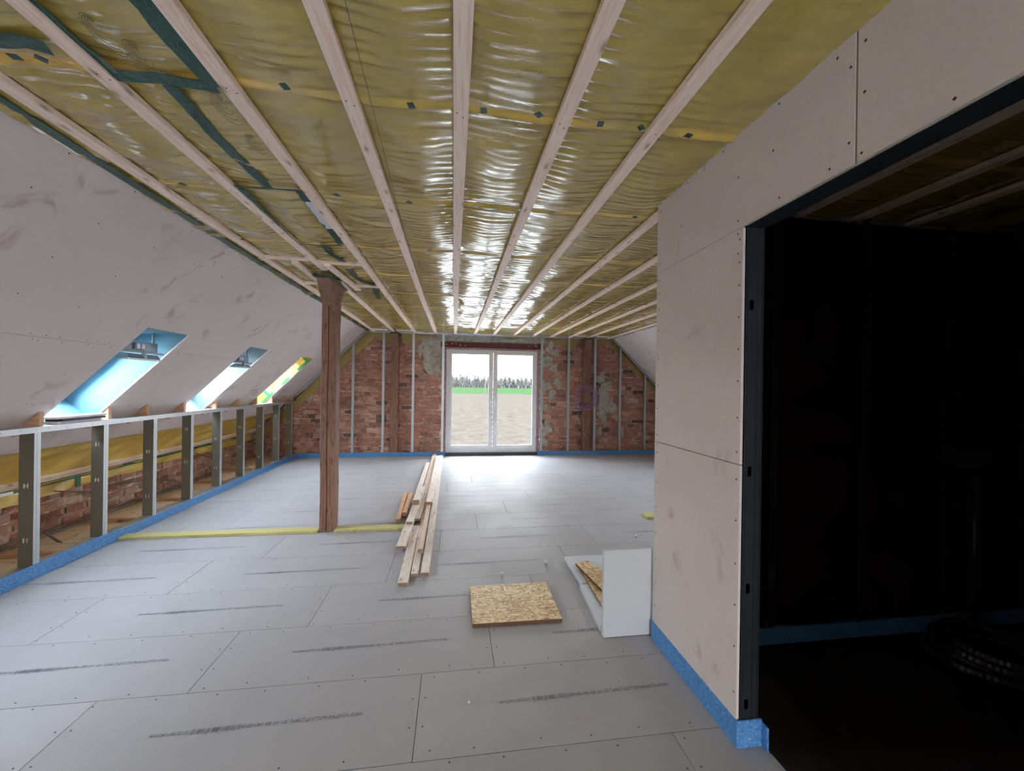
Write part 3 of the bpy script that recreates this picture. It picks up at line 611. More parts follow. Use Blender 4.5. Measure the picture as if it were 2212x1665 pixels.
# lintel zone above the door: render band, red steel beam with flecks, insulation scraps
bm = B(-.40, 2.10, YW-.012, YW+.03, 2.50, 2.66); obj('render_band', bevel(bm, .006), M_PLAS, wb)
rb = obj('steel_lintel', B(-.30, 2.00, YW-.022, YW+.03, 2.365, 2.485), M_RED, wb)
for i in range(14): obj('mortar_fleck', blob(random.uniform(-.2, 1.9), random.uniform(2.40, 2.46), random.uniform(.008, .022), YW-.022, 50+i, .004, .8), M_PLAS, rb)
def film_poly(pts, y, nm='insulation_film', mat=None):
    bm = bmesh.new(); hexa(bm, [(p[0], y+.012, p[1]) for p in pts], [(p[0]+random.uniform(-.006, .006), y-.012+random.uniform(-.006, .006), p[1]) for p in pts]); return obj(nm, bm, mat or M_FILMD, wb)
film_poly([(-4.1, .33), (-3.95, .33), (-1.62, 2.58), (-1.66, 2.66), (-1.87, 2.66)][:5], YW-.010)
film_poly([(-1.75, 2.66), (-1.6, 2.52), (-1.48, 2.42), (-1.36, 2.45), (-1.2, 2.66)], YW-.010)
film_poly([(-1.15, 2.66), (-1.12, 2.42), (-.85, 2.46), (-.7, 2.54), (-.45, 2.60), (-.42, 2.66)], YW-.010)
film_poly([(1.05, 2.62), (1.1, 2.585), (1.25, 2.57), (1.42, 2.60), (1.45, 2.64)], YW-.010)
film_poly([(2.0, 2.66), (2.1, 2.58), (2.3, 2.52), (2.5, 2.43), (2.72, 2.40), (2.82, 2.66)], YW-.010)
film_poly([(3.06, 2.66), (3.12, 2.46), (3.3, 2.50), (3.5, 2.56), (3.65, 2.42), (3.75, 2.5), (3.6, 2.66)], YW-.010)
film_poly([(3.60, 2.64), (3.56, 2.58), (4.9, 1.20), (5.0, 1.25)], YW-.010)
# ---------------------------------------------------------------- French window
D = empty('door_1', ((DX0+DX1)/2, 8.95, DZ0)); tag(D, kind='structure')
mpY = lambda u, v, d: (u, 8.905+d, v)
P0, P1, P2, P3, ZP0, ZP1 = -.057, .756, .941, 1.737, .215, 2.217
obj('outer_frame', rect_plate(DX0+.01, DX1-.01, DZ0, DZ1-.01, [(P0-.055, P3+.055, ZP0-.05, ZP1+.05)], mpY, .02, .09), M_PVC, D)
for nm, a, b in (('sash', P0, P1), ('sash', P2, P3)):
    a0 = a-.085 if a == P0 else a-.090; b0 = b+.090 if b == P1 else b+.085
    sh = obj(nm, rect_plate(a0, b0, ZP0-.085, ZP1+.07, [(a, b, ZP0, ZP1)], mpY, 0, .06), M_PVC, D)
    obj('glazing_bead', rect_plate(a-.012, b+.012, ZP0-.012, ZP1+.012, [(a+.004, b-.004, ZP0+.004, ZP1-.004)], mpY, -.006, .01), M_PVC, sh)
    obj('glass', B(a-.005, b+.005, 8.925, 8.931, ZP0-.005, ZP1+.005), M_GLASSD, sh)
    hx = b+.055 if a == P0 else a-.055
    h_ = obj('handle', T([(hx, 8.895, 1.21), (hx, 8.862, 1.215), (hx, 8.855, 1.20), (hx, 8.855, 1.085)], .009, 8), M_HWW, sh)
    obj('rose', bevel(B(hx-.016, hx+.016, 8.893, 8.905, 1.14, 1.235), .006, 2), M_HWW, sh)
obj('threshold', B(DX0+.0, DX1-.0, 8.86, 9.0, -.02, DZ0-.002), M_BLK, D)
mk = bmesh.new()                                            # dashes and dots printed on the protective film
for z_ in (ZP0-.045, ZP1+.04):
    x = P0-.02
    while x < P3:
        box(mk, x, x+.035, 8.9035, 8.9045, z_-.002, z_+.002); disc(mk, (x+.075, 8.905, z_+random.choice((-.015, .015))), (0, -1, 0), .005, 6, .001); x += .11
for x_ in (P0-.05, P1+.0925, P3+.05):
    z_ = ZP0
    while z_ < ZP1: box(mk, x_-.002, x_+.002, 8.9035 if x_ != P1+.0925 else 8.90, 8.9045, z_, z_+.045); disc(mk, (x_+.012, 8.904, z_+.07), (0, -1, 0), .005, 6, .001); z_ += .11
tag(obj('film_marks', mk, M_MARK, D), kind='stuff')
for bx_ in ((DX0-.05, DX0+.012, .0, DZ1+.03), (DX1-.012, DX1+.05, .0, DZ1+.03), (DX0-.05, DX1+.05, DZ1-.012, DZ1+.03)):
    bm = B(bx_[0], bx_[1], 8.915, 9.0, bx_[2], bx_[3]); bmesh.ops.subdivide_edges(bm, edges=bm.edges[:], cuts=10, use_grid_fill=True)
    for v in bm.verts: v.co.y += random.uniform(-.006, .004); v.co.x += random.uniform(-.003, .003); v.co.z += random.uniform(-.003, .003)
    obj('foam_seal', bm, M_PINK, D)
portal('door_portal', (.83, 9.38, 1.2), 2.05, 2.35, (0, -1, 0))

# ---------------------------------------------------------------- steel stud frame in front of the gable
SF = empty('stud_frame', (-3.19, 8.88, 0)); tag(SF, 'galvanised metal stud frame standing before the brick gable around the glazed door', 'stud frame')
def cstud(x, y, z0, z1, par, w=.05, dep=.05, lip=.002, sgn=1, name='stud', mat=None):
    bm = bmesh.new(); box(bm, x-w/2, x+w/2, y, y+.0015, z0, z1); xx = x+sgn*w/2
    box(bm, min(xx, xx-sgn*.0015), max(xx, xx-sgn*.0015), y+.0015, y+dep, z0, z1); box(bm, x-w/2, x+w/2, y+dep-.0015, y+dep, z0, z1)
    # pressed centre groove on the face
    box(bm, x-.004, x+.004, y-.0012, y, z0, z1); return obj(name, bm, mat or M_ZINC, par)
for i, x in enumerate((-2.721, -2.105, -1.491, -.874, -.245, 1.935, 2.556, 3.177, 3.783, 4.395)):
    cstud(x, 8.852, .085, lim(x)-.05 if lim(x) < 2.6 else 2.64, SF, sgn=1)
bm = bmesh.new(); box(bm, XL-.0, XR, 8.846, 8.905, 2.668, 2.672); box(bm, XL, XR, 8.846, 8.848, 2.622, 2.670); obj('top_track', bm, M_ZINC, SF)
for fn, s1 in ((SL, 2.15), (SR, 1.6)):
    bm = bmesh.new(); cellplate(bm, [.0, s1], [8.846, 8.905], [], fn, -.008, -.004); cellplate(bm, [.0, s1], [8.846, 8.849], [], fn, -.045, -.006); obj('slope_track', bm, M_ZINC, SF)
for a, b in ((-3.19, -.20), (1.87, 4.8)): obj('bottom_track', B(a, b, 8.852, 8.902, .078, .084), M_ZINC, SF)
bb = obj('baseboard_back', bevel(B(-3.18, -.185, 8.838, 8.848, 0, .087), .002), M_BLUE); tag(bb, kind='structure')
obj('return_piece', bevel(B(-.200, -.185, 8.80, 8.95, 0, .093), .002), M_BLUE, bb)
obj('strip_piece', bevel(B(1.865, 4.8, 8.838, 8.848, 0, .087), .002), M_BLUE, bb); obj('return_piece', bevel(B(1.862, 1.880, 8.79, 8.95, 0, .097), .002), M_BLUE, bb)

# ---------------------------------------------------------------- knee wall stud frame
KF = empty('stud_frame', (-3.25, 3.0, 0)); tag(KF, 'low galvanised knee wall frame of ten metal studs under the slope with rail', 'stud frame')
def hpoly(cx, cz, w=.030, h=.036, t=.009): return [(cx-w/2, cz-h/2), (cx-w/2+t, cz-h/2), (cx-w/2+t, cz-t*.35), (cx+w/2-t, cz-t*.35), (cx+w/2-t, cz-h/2), (cx+w/2, cz-h/2), (cx+w/2, cz+h/2), (cx+w/2-t, cz+h/2), (cx+w/2-t, cz+t*.35), (cx-w/2+t, cz+t*.35), (cx-w/2+t, cz+h/2), (cx-w/2, cz+h/2)]
r = random.Random(21)
for i in range(-2, 9):
    yc = 3.6276+.625*i if i < 8 else 8.60
    y0 = yc-.025; st = empty('stud', (-3.25, yc, 0)); st.parent = KF; st.location = (0, yc-3.0, 0)
    bm = bmesh.new(); box(bm, -3.2015, -3.200, y0, y0+.05, .09, 1.135); box(bm, -3.2000, -3.1985, y0+.022, y0+.028, .09, 1.135); obj('flange', bm, M_ZINC, st)
    zs = {0: (.72, .30), 1: (.95, .62), 2: (.78, .30), 3: (.95, .55), 4: (.75, .35), 5: (.55, .85), 6: (.80, .28), 7: (.92, .50), 8: (.75, .35)}.get(i, (.8, .3))
    obj('web', holed([(-3.30, .09), (-3.2015, .09), (-3.2015, 1.135), (-3.30, 1.135)], [hpoly(-3.252, z_) for z_ in zs], lambda u, v, d: (u, y0+d, v), 0, .0012), M_ZINC_SHADE, st)
    for z_ in zs: 
        bm = bmesh.new(); box(bm, -3.268, -3.262, y0-.0035, y0-.0005, z_-.018, z_+.018); box(bm, -3.242, -3.236, y0-.0035, y0-.0005, z_-.018, z_+.018); obj('slot_light_tab', bm, M_SLOT_LIGHT, st)
    obj('rear_flange', B(-3.3015, -3.300, y0, y0+.05, .09, 1.135), M_ZINC_SHADE, st)
bm = bmesh.new(); box(bm, -3.305, -3.193, .5, 8.83, 1.171, 1.173); box(bm, -3.195, -3.193, .5, 8.83, 1.128, 1.172); box(bm, -3.305, -3.303, .5, 8.83, 1.128, 1.172)
obj('top_rail', bm, M_ZINC, KF); obj('bottom_rail', B(-3.305, -3.197, .5, 8.83, .088, .092), M_ZINC, KF)
bm = bmesh.new(); 
for y in np.arange(1.2, 8.8, .12): disc(bm, (-3.193, y+random.uniform(-.02, .02), 1.150+random.uniform(-.008, .008)), (1, 0, 0), .0035, 6, .001)
tag(obj('screw_heads', bm, M_SCREW, KF), kind='stuff')
for px in (88, 236, 318, 398, 466, 515, 554, 587, 615, 632):
    yc = onx(px, 890, -3.25).y
    bm = bmesh.new(); zt = 1.283; xe = -3.243
    hexa(bm, [(xe, yc-.02, 1.175), (xe, yc-.02, zt), (-3.43, yc-.02, 1.101), (-3.43, yc-.02, 1.082), (-3.31, yc-.02, 1.166)], [(xe, yc+.02, 1.175), (xe, yc+.02, zt), (-3.43, yc+.02, 1.101), (-3.43, yc+.02, 1.082), (-3.31, yc+.02, 1.166)]); obj('timber_block', bm, M_BLOCK, KF)
bl = obj('baseboard_left', bevel(B(-3.197, -3.187, -3.7, 8.838, 0, .088), .002), M_BLUE); tag(bl, kind='structure')
obj('wide_strip', bevel(B(-3.206, -3.185, -3.7, 4.40, -.0, .108), .003), M_BLUE, bl)

# ================================================================ RIGHT SLOPE
HR = [(.45, 1.05, a, b) for a, b in SKYR_FILL]
ws = obj('wall_slope', rect_plate(-.15, 2.2, -3.9, 9.5, [(h[0]-.01, h[1]+.01, h[2]-.01, h[3]+.01) for h in HR], SR, .016, .10), M_CONC); tag(ws, kind='structure')
for n, (u0_, u1_, a, b) in enumerate(HR):
    W = empty('window_%d' % (n+7), SR(u1_, (a+b)/2, 0)); tag(W, kind='structure')  # unseen roof windows, added to brighten the room
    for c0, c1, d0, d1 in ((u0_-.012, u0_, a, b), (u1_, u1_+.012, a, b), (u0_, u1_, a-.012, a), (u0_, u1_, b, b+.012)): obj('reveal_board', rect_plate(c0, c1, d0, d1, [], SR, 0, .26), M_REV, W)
    obj('window_frame', rect_plate(u0_-.03, u1_+.03, a-.03, b+.03, [(u0_+.05, u1_-.05, a+.05, b-.05)], SR, .26, .31), M_PVC, W)
    obj('glass', rect_plate(u0_+.04, u1_-.04, a+.04, b-.04, [], SR, .28, .285), M_GLASS, W)
    portal('skylight_portal', SR((u0_+u1_)/2, (a+b)/2, .33), u1_-u0_, b-a, (-1, 0, -1))
for a, b in ((2.36, 4.6), (4.6, 6.8), (6.8, 8.84)):
    for s0, s1 in ((.004, 1.213), (1.216, 2.1)): obj('plasterboard', rect_plate(s0, s1, a+.001, b-.001, HR, SR, 0, .0125), M_GYP, ws)
obj('knee_panel', B(4.9, 4.93, 2.4, 8.84, 0, 1.4), M_GYP, ws)
bm = bmesh.new(); box(bm, 5.0, 5.2, -3.9, 9.4, -.2, 2.2); fr_ = obj('wall_outer', bm, M_CONC); tag(fr_, kind='structure')
wr_ = obj('wall_rear', rect_plate(-4.6, 5.6, -.3, 3.0, [(-.4, 1.1, .06, 2.33)], lambda u, v, d: (u, -3.75-d, v), 0, .15), M_GYPW); tag(wr_, kind='structure')
D2 = empty('fill_door', (.35, -3.8, .06)); tag(D2, kind='structure')  # unseen glazed door added behind the camera for frontal fill light
for a, b in ((-.4, .35), (.35, 1.1)):
    s2 = obj('sash', rect_plate(a, b, .06, 2.33, [(a+.09, b-.09, .16, 2.23)], lambda u, v, d: (u, -3.8-d, v), 0, .06), M_PVC, D2); obj('glass', B(a+.08, b-.08, -3.835, -3.829, .15, 2.24), M_GLASSR, s2)
portal('fill_door_portal', (.35, -3.92, 1.2), 1.5, 2.3, (0, 1, 0))
bm = bmesh.new(); box(bm, -150, 250, -150, -4.2, -3.2, -3.0); tag(obj('rear_bounce_ground', bm, Mat('bounce_ground_pale', rough=1, spec=0, color=(.44, .44, .44, 1)).m), kind='structure')  # unseen ground, made pale to bounce light up onto the ceiling

# ================================================================ RIGHT PARTITION
wr = obj('wall_right', rect_plate(.11, 2.70, -3.7, Y1-.012, [(-.2, ZO+.0, .42, Y2+.05)], lambda u, v, d: (XW+d, v, u), .0135, .0985), M_CONC); tag(wr, kind='structure')
T1 = .0125
for z0, z1, y0, y1 in ((.09, 1.214, Y2, Y1), (1.217, ZO, Y2, Y1), (ZO+.002, 2.675, 1.0985, Y1), (ZO+.002, 2.675, -.9, 1.0955), (.09, 2.675, -3.7, -.903), (.09, ZO, -.9, .42)):
    bm = B(XW, XW+T1, y0+.001, y1-.001, z0, z1); bm.normal_update(); obj('plasterboard', bevel(bm, .002), M_GYPW, wr)
# soft bowed taper beside the butt joints
obj('end_board', B(XW+.0005, XW+.25, Y1-.013, Y1, .09, 2.675), M_GYPW, wr)
sw = bmesh.new(); mp_ = lambda y, z: disc(sw, (XW, y, z), (-1, 0, 0), .0045, 8, .0008)
for z in (.22, .42, .60, .78, .97, 1.15, 1.27, 1.42, 1.58, 1.72, 1.86, 2.0, 2.1, 2.2): mp_(Y2+.022, z); 
for z in (.22, .36, .50, .66, .82, .97, 1.15, 1.20, 1.26, 1.42, 1.56, 1.72, 1.74, 1.9, 2.02, 2.12, 2.2, 2.3, 2.45, 2.62): mp_(Y1-.03, z)
for px, py in ((1870, 87), (1868, 198), (1861, 330), (1838, 145), (1834, 309), (1809, 126), (2062, 213), (1792, 365), (1683, 224), (1562, 327), (1670, 325), (1683, 427), (1485, 395), (1594, 477), (1594, 505), (1595, 383), (1472, 488), (1594, 548)):
    p = onx(px, py, XW); mp_(p.y, p.z)
tag(obj('screw_heads', sw, M_SCREW, wr), kind='stuff')
def oval(cx, cz, w_=.016, h_=.036):
    return [(cx+w_/2*math.cos(a), cz+(h_-w_)/2*(1 if math.sin(a) > 0 else -1)+w_/2*math.sin(a)) for a in np.linspace(.01, 2*math.pi-.02, 20)]
jb = obj('jamb_profile', holed([(XW+.014, .105), (XW+.100, .105), (XW+.100, ZO), (XW+.014, ZO)], [oval(XW+.042, z_, .020, .046) for z_ in (1.91, 1.189, .681, .18)], lambda u, v, d: (u, Y2-.004+d, v), 0, .003), M_UA, wr)
for x_ in (XW+.022, XW+.068, XW+.094): obj('rib', B(x_-.0015, x_+.0015, Y2-.007, Y2-.004, .105, ZO), M_UA, jb)
obj('slot_shade_plate', B(XW+.014, XW+.10, Y2+.045, Y2+.050, .105, ZO), M_SLOT_SHADE, jb)  # dark plate added behind the slots to paint their shade
obj('header_profile', B(XW+.004, XW+.100, .42, Y2-.001, ZO-.0035, ZO-.0005), M_UA, wr); obj('header_lip', B(XW-.001, XW+.002, .42, Y2-.02, ZO-.004, ZO+.004), M_ZINC, wr)
br = obj('baseboard_right', bevel(B(XW-.008, XW+.003, Y2-.01, Y1, 0, .112), .003), M_BLUE); tag(br, kind='structure')
obj('return_piece', bevel(B(XW-.008, XW+.112, Y2-.016, Y2-.005, 0, .118), .003), M_BLUE, br); obj('loose_flap', bevel(B(XW+.108, XW+.116, Y2-.05, Y2-.005, 0, .105), .002), M_BLUE, br)
obj('end_strip', bevel(B(XW+.0, XW+.02, Y1-.005, Y1+.01, 0, .092), .002), M_BLUE, br)

# ---------------------------------------------------------------- dark room behind the opening
wd = obj('wall_end', B(XW+.25, 5.0, 2.29, Y1, 0, 2.70), M_GYPW); tag(wd, kind='structure')
e_ = [XW+.115, 1.93, 2.56, 3.19, 3.82, 4.45]
for a, b in zip(e_[:-1], e_[1:]):
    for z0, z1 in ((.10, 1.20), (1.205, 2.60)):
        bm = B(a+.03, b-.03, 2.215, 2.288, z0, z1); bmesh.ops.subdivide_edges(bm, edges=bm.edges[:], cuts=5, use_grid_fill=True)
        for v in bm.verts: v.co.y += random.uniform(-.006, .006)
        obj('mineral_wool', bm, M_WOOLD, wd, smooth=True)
for x in e_[1:]: cstud(x, 2.205, .10, 2.62, wd, w=.05, dep=.08, mat=M_UA)
be = obj('baseboard_end', B(XW+.115, 4.6, 2.19, 2.20, 0, .10), M_BLUE); tag(be, kind='structure')
o = obj('floor_shade_sheet', B(XW+.125, 4.85, -3.6, 2.19, .0006, .003), M_SHADEFLOOR, fl)  # thin dark sheet over the boards, carrying the side room's shade in colour
PP = empty('standpipe', (3.30, 2.13, 0)); tag(PP, 'dark vertical pipe with a box at its head against the brown wool wall', 'pipe')
obj('pipe', T([(3.30, 2.13, .003), (3.30, 2.13, 1.08)], .028, 12), M_BLK, PP, smooth=True); obj('box', bevel(B(3.10, 3.34, 2.08, 2.19, 1.07, 1.20), .008, 2), M_BLK, PP)
HC = empty('hose_coil', (3.02, 1.90, 0)); tag(HC, 'coil of black ribbed hose lying on the floor of the dark room', 'hose')
for k in range(4):
    n = 120; R_ = .25-.025*(k % 2); zc = .028+.045*(k//1)*.75
    bm = T([(3.02+.012*k+(R_+.0)*math.cos(a), 1.90-.01*k+R_*.92*math.sin(a), zc+.008*math.sin(2*a+k)) for a in np.linspace(0, 2*math.pi, n, endpoint=False)], [.022+.003*(i % 2) for i in range(n)], 7, True); obj('hose_loop', bm, M_BLK, HC, smooth=False)

# ================================================================ THINGS
# posts ----------------------------------------------------------
def shaft(x0, x1, y0, y1, z0, z1, jit=.003, crack=True):
    bm = bmesh.new(); n = 16; w_ = x1-x0; cols = [0, .42, .46, .50, 1] if crack else [0, .5, 1]; prev = None; r = random.Random(int(x0*99))
    for i in range(n+1):
        z = z0+(z1-z0)*i/n; j = lambda: r.uniform(-jit, jit); c = .45+.03*math.sin(i*.7)
        ring = [(x0+j(), y0+j()), (x0+w_*(c-.035), y0+j()*.5)]
        if crack: ring.append((x0+w_*c, y0+.022))
        ring += [(x0+w_*(c+.03), y0+j()*.5), (x1+j(), y0+j()), (x1+j(), y1+j()), (x0+j(), y1+j())]
        cur = [bm.verts.new((a, b, z)) for a, b in ring]
        if prev:
            for k in range(len(cur)): bm.faces.new((prev[k], prev[(k+1) % len(cur)], cur[(k+1) % len(cur)], cur[k]))
        else: bm.faces.new(cur[::-1])
        prev = cur
    bm.faces.new(prev); return bm
def brace(x0, x1, ya, yb, za, zb, th):
    """a short strut in the y-z plane from (ya,za) on the post up to (yb,zb)"""
    bm = bmesh.new(); s = 1 if yb > ya else -1
    q = [(ya, za), (ya, za+th*1.9), (yb-s*th*.9, zb), (yb, zb)]
    hexa(bm, [(x0, a, b) for a, b in q], [(x1, a, b) for a, b in q]); return bm
P_ = empty('timber_post', (-1.29, 4.48, 0)); tag(P_, 'thick old brown timber post standing free in the room, cracked along its face', 'post')
obj('shaft', shaft(-1.362, -1.218, 4.41, 4.56, .003, 2.60), M_OLD, P_)
obj('brace', brace(-1.360, -1.222, 4.412, 4.17, 2.35, 2.615, .13), M_OLD, P_); obj('brace', brace(-1.355, -1.225, 4.558, 4.76, 2.40, 2.615, .12), M_OLD, P_)
obj('tape_collar', B(-1.375, -1.205, 4.14, 4.78, 2.585, 2.60), M_TAPE, P_); obj('peg', T([(-1.40, 4.47, 2.44), (-1.18, 4.47, 2.44)], .012, 8), M_OLD, P_)
for x0, x1, lb in ((-1.335, -1.180, 'brown timber post at the brick gable wall, on the side of the timber pile'), (2.905, 3.075, 'brown timber post before the brick gable wall carrying the violet cable coil')):
    Q = empty('timber_post', ((x0+x1)/2, 8.93, 0)); tag(Q, lb, 'post', 'posts at the gable wall')
    obj('shaft', shaft(x0, x1, 8.855, 8.972, .003, 2.62, crack=False), M_OLD, Q); obj('brace', brace(x0+.01, x1-.01, 8.857, 8.74, 2.36, 2.60, .10), M_OLD, Q); obj('tape_collar', B(x0-.012, x1+.012, 8.72, 8.972, 2.605, 2.625), M_TAPE, Q)
# floor edge strips ----------------------------------------------
for a, b, lb in ((-3.185, -1.37, 'yellowish fibre edge strip on the floor running from blue strip to timber post'), (-1.21, -.50, 'yellowish fibre edge strip on the floor running from timber post to the timber pile')):
    bm = B(a, b, 4.385, 4.50, .002, .026); bmesh.ops.subdivide_edges(bm, edges=[e for e in bm.edges if abs(e.verts[0].co.x-e.verts[1].co.x) > .1], cuts=24)
    for v in bm.verts: v.co.y += random.uniform(-.004, .004); v.co.z += random.uniform(-.002, .002) if v.co.z > .01 else 0
    o = obj('fibre_strip', bm, M_WOOLY); tag(o, lb, 'strip')
# planks ---------------------------------------------------------
def plank(near, far, z, w_, h_, label, mat=M_PLANK, z2=None):
    """near/far: pixel of the top-face centre of each end (photo frame), z: height of its underside"""
    a = onz(near[0], near[1], z+h_); b = onz(far[0], far[1], (z if z2 is None else z2)+h_); d = b-a; L = d.length
    bm = B(-w_/2, w_/2, 0, L, -h_, 0); bmesh.ops.subdivide_edges(bm, edges=[e for e in bm.edges if abs(e.verts[0].co.y-e.verts[1].co.y) > .1], cuts=3)
    bmesh.ops.bevel(bm, geom=bm.edges[:], offset=.0025, segments=1, affect='EDGES')
    bm.normal_update()
    for f in bm.faces:
        if abs(f.calc_center_median().y) < .001 or abs(f.calc_center_median().y-L) < .001: f.material_index = 1
    o = obj('timber_plank', bm, mat); o.data.materials.append(M_END); o.location = a; o.rotation_euler = (math.asin(d.z/L), 0, math.atan2(-d.x, d.y)); tag(o, label, 'plank', 'planks in the pile on the floor'); return o
def zp(u, v): return (780+.19218*u, 960+.19218*v)
H = .026
plank(zp(468, 1550), zp(618, 905), .002, .078, H, 'long pale plank reaching furthest towards the camera in the floor pile')
plank(zp(600, 1448), zp(772, 420), .002, .058, H, 'pale plank with its end between the two foremost ends of the pile')
plank(zp(716, 1437), zp(905, 115), .002, .068, H+.006, 'longest whitish plank on the door side of the pile, reaching nearly to the gable')
plank(zp(446, 1140), zp(660, 560), .030, .088, H, 'plank with three dark nail marks stepping out beside the longest near plank')
plank(zp(541, 865), zp(682, 520), .060, .075, H, 'pale plank lying on the nail-marked plank, its end just past the yellow strip')
plank(zp(626, 832), zp(722, 560), .032, .070, H, 'tan plank end lying just beside the pale plank across the yellow strip', M_PLANKT)
plank(zp(616, 622), zp(680, 470), .092, .085, .055, 'thick timber block on top of the pile with a square brown end', z2=.092)
plank(zp(700, 600), zp(828, 100), .034, .080, H, 'long tan plank in the middle of the pile reaching up to the blue strip', M_PLANKT)
plank(zp(640, 530), zp(752, 200), .034, .070, H, 'whitish plank in the back half of the pile on its post side')
plank(zp(765, 642), zp(868, 122), .064, .082, .045, 'thick white plank with a dark shaded end, upper layer towards the door')
plank(zp(662, 1170), zp(762, 665), .040, .045, .040, 'narrow square-ended batten lying in the gap of the pile', M_PLANKT)
plank(zp(414, 835), zp(505, 525), .003, .048, .048, 'outermost brown batten beside the pile on the post side', M_BLOCK)
plank(zp(488, 760), zp(562, 530), .012, .050, .050, 'second brown batten beside the pile with a split end', M_BLOCK)
# OSB pieces -----------------------------------------------------
def osb(name, pts, z0, z1, label, cat='board', group=None):
    root = empty(name, (sum(p[0] for p in pts)/len(pts), sum(p[1] for p in pts)/len(pts), z0)); tag(root, label, cat, group)
    bm = bmesh.new(); hexa(bm, [(x, y, z0) for x, y in pts], [(x, y, z1-.0005) for x, y in pts]); obj('core', bm, M_OSBE, root)
    bm = bmesh.new(); hexa(bm, [(x, y, z1-.0005) for x, y in pts], [(x, y, z1+.0005) for x, y in pts]); obj('top_face', bm, M_OSB, root); return root
osb('osb_board', [(.136, 2.575), (.720, 2.566), (.724, 3.062), (.138, 3.060)], .003, .026, 'square strand board offcut lying flat on the grey floor')
# polystyrene ----------------------------------------------------
o = obj('polystyrene_sheet', bevel(B(.985, 1.60, 2.985, 3.47, .002, .040), .004), M_EPS); tag(o, 'white foam sheet lying behind the standing one, its far half', 'foam sheet')
bm = bmesh.new(); hexa(bm, [(.930, 2.435, .002), (1.50, 2.435, .002), (1.50, 2.965, .002), (.965, 2.965, .002)], [(.930, 2.435, .042), (1.50, 2.435, .042), (1.50, 2.965, .042), (.965, 2.965, .042)])
o = obj('polystyrene_sheet', bevel(bm, .004), M_EPS); tag(o, 'white foam sheet lying on the floor directly behind the foot of the standing one', 'foam sheet')
o = obj('polystyrene_sheet', bevel(B(.928, 1.262, 2.372, 2.412, .002, .540), .004), M_EPS); tag(o, 'white foam sheet standing upright with grey smudges beside the partition corner', 'foam sheet')
def strip_at(pix, z0, z1):
    return [tuple(onz(a, b, z1).xy) for a, b in pix]
osb('osb_board', [tuple(onz(*p, .048).xy) for p in ((1245, 1217), (1300, 1310), (1345, 1308), (1272, 1212))], .043, .055, 'lower strand board strip lying on the white foam sheets')
osb('osb_board', [tuple(onz(*p, .075).xy) for p in ((1243, 1216), (1302, 1275), (1345, 1262), (1272, 1212))], .057, .075, 'upper strand board offcut on the white foam sheets, with mottled flakes')
# small bits -----------------------------------------------------
def crumb(px, py, r_, label, sy=1.0, seed=0):
    p = onz(px, py, 0); bm = bmesh.new(); bmesh.ops.create_icosphere(bm, subdivisions=2, radius=r_); r = random.Random(seed)
    for v in bm.verts: v.co *= 1+r.uniform(-.22, .22); v.co.z *= .75; v.co.y *= sy
    o = obj('foam_crumb', bm, M_EPS); o.location = (p.x, p.y, r_*.75+.001); tag(o, label, 'crumb', 'foam crumbs on the floor'); return o
crumb(1084, 1240, .012, 'white foam crumb on the floor just beyond the flat strand board', .7, 1); crumb(1178, 1216, .017, 'largest round white foam crumb on open floor near the foam sheets', 1, 2)
crumb(1374, 1160, .016, 'long white foam crumb near the partition edge', 1.2, 3); crumb(1384, 1155, .010, 'tiny white crumb beside the long one at the partition edge', 1, 4)
crumb(1013, 1518, .006, 'tiny white chip alone on the foreground floor board', 1.3, 5); crumb(1067, 1219, .006, 'small white chip beyond the strand board, towards the pile', 1, 6); crumb(1340, 1467, .004, 'tiny white chip above the long floor print near the partition', 1, 7)
bm = bmesh.new(); p = [onz(a, b, .03) for a, b in ((1386, 1107), (1398, 1116), (1430, 1115), (1425, 1105))]; hexa(bm, [(q.x, q.y, .002) for q in p], [(q.x, q.y, .028) for q in p]); tag(obj('fibre_offcut', bm, M_WOOLY), 'small yellowish fibre offcut on the floor at the partition edge', 'offcut')
# boards stack on the knee rail ----------------------------------
for i, (y0, y1, x0, lb) in enumerate(((3.80, 4.22, -3.34, 'lowest grey board of the little stack on the knee wall rail'), (3.83, 4.25, -3.33, 'middle dark-edged board of the little stack on the rail'), (3.79, 4.27, -3.345, 'top pale board of the little stack lying below the near roof window'))):
    z0 = 1.176+.020*i; o = obj('board_offcut', bevel(B(x0, -3.215+.01*(i % 2), y0, y1, z0, z0+.018), .001), (M_GYP, M_UA, M_GYP)[i]); tag(o, lb, 'board')
# cables ---------------------------------------------------------
def cable(pts, r_, mat, label, name='cable', n=60, group=None):
    pts = [Vector(p) for p in pts]; out = []
    for i in range(len(pts)-1):
        p0, p1, p2, p3 = pts[max(i-1, 0)], pts[i], pts[i+1], pts[min(i+2, len(pts)-1)]
        for k in range(10):
            t = k/10; out.append(.5*((2*p1)+(p2-p0)*t+(2*p0-5*p1+4*p2-p3)*t*t+(3*p1-p0-3*p2+p3)*t*t*t))
    out.append(pts[-1]); o = obj(name, T(out, r_, 6), mat, smooth=True); tag(o, label, 'cable', group); return o
r = random.Random(4)
for k in range(6):
    pts = []; y = 2.9
    while y < 7.6: pts.append((-4.0+.03*k+r.uniform(-.035, .035), y, .012+.008*(k % 3)+max(0, r.uniform(-.01, .06))*(1 if y < 6 else 0))); y += .45
    cable(pts, .0055, M_CABLE, 'grey cable running along the foot of the low eave brick wall', group='cables along the eave wall')
for k in range(3):
    cable([(-4.04, 4.75+.1*k, .40-.03*k), (-4.01, 5.1+.06*k, .31-.02*k), (-4.02, 5.6, .27+.015*k), (-4.0, 6.1, .19+.02*k), (-3.98, 6.6, .05)], .005, M_CABLE, 'grey cable sagging down across the eave bricks', group='cables sagging on the eave bricks')
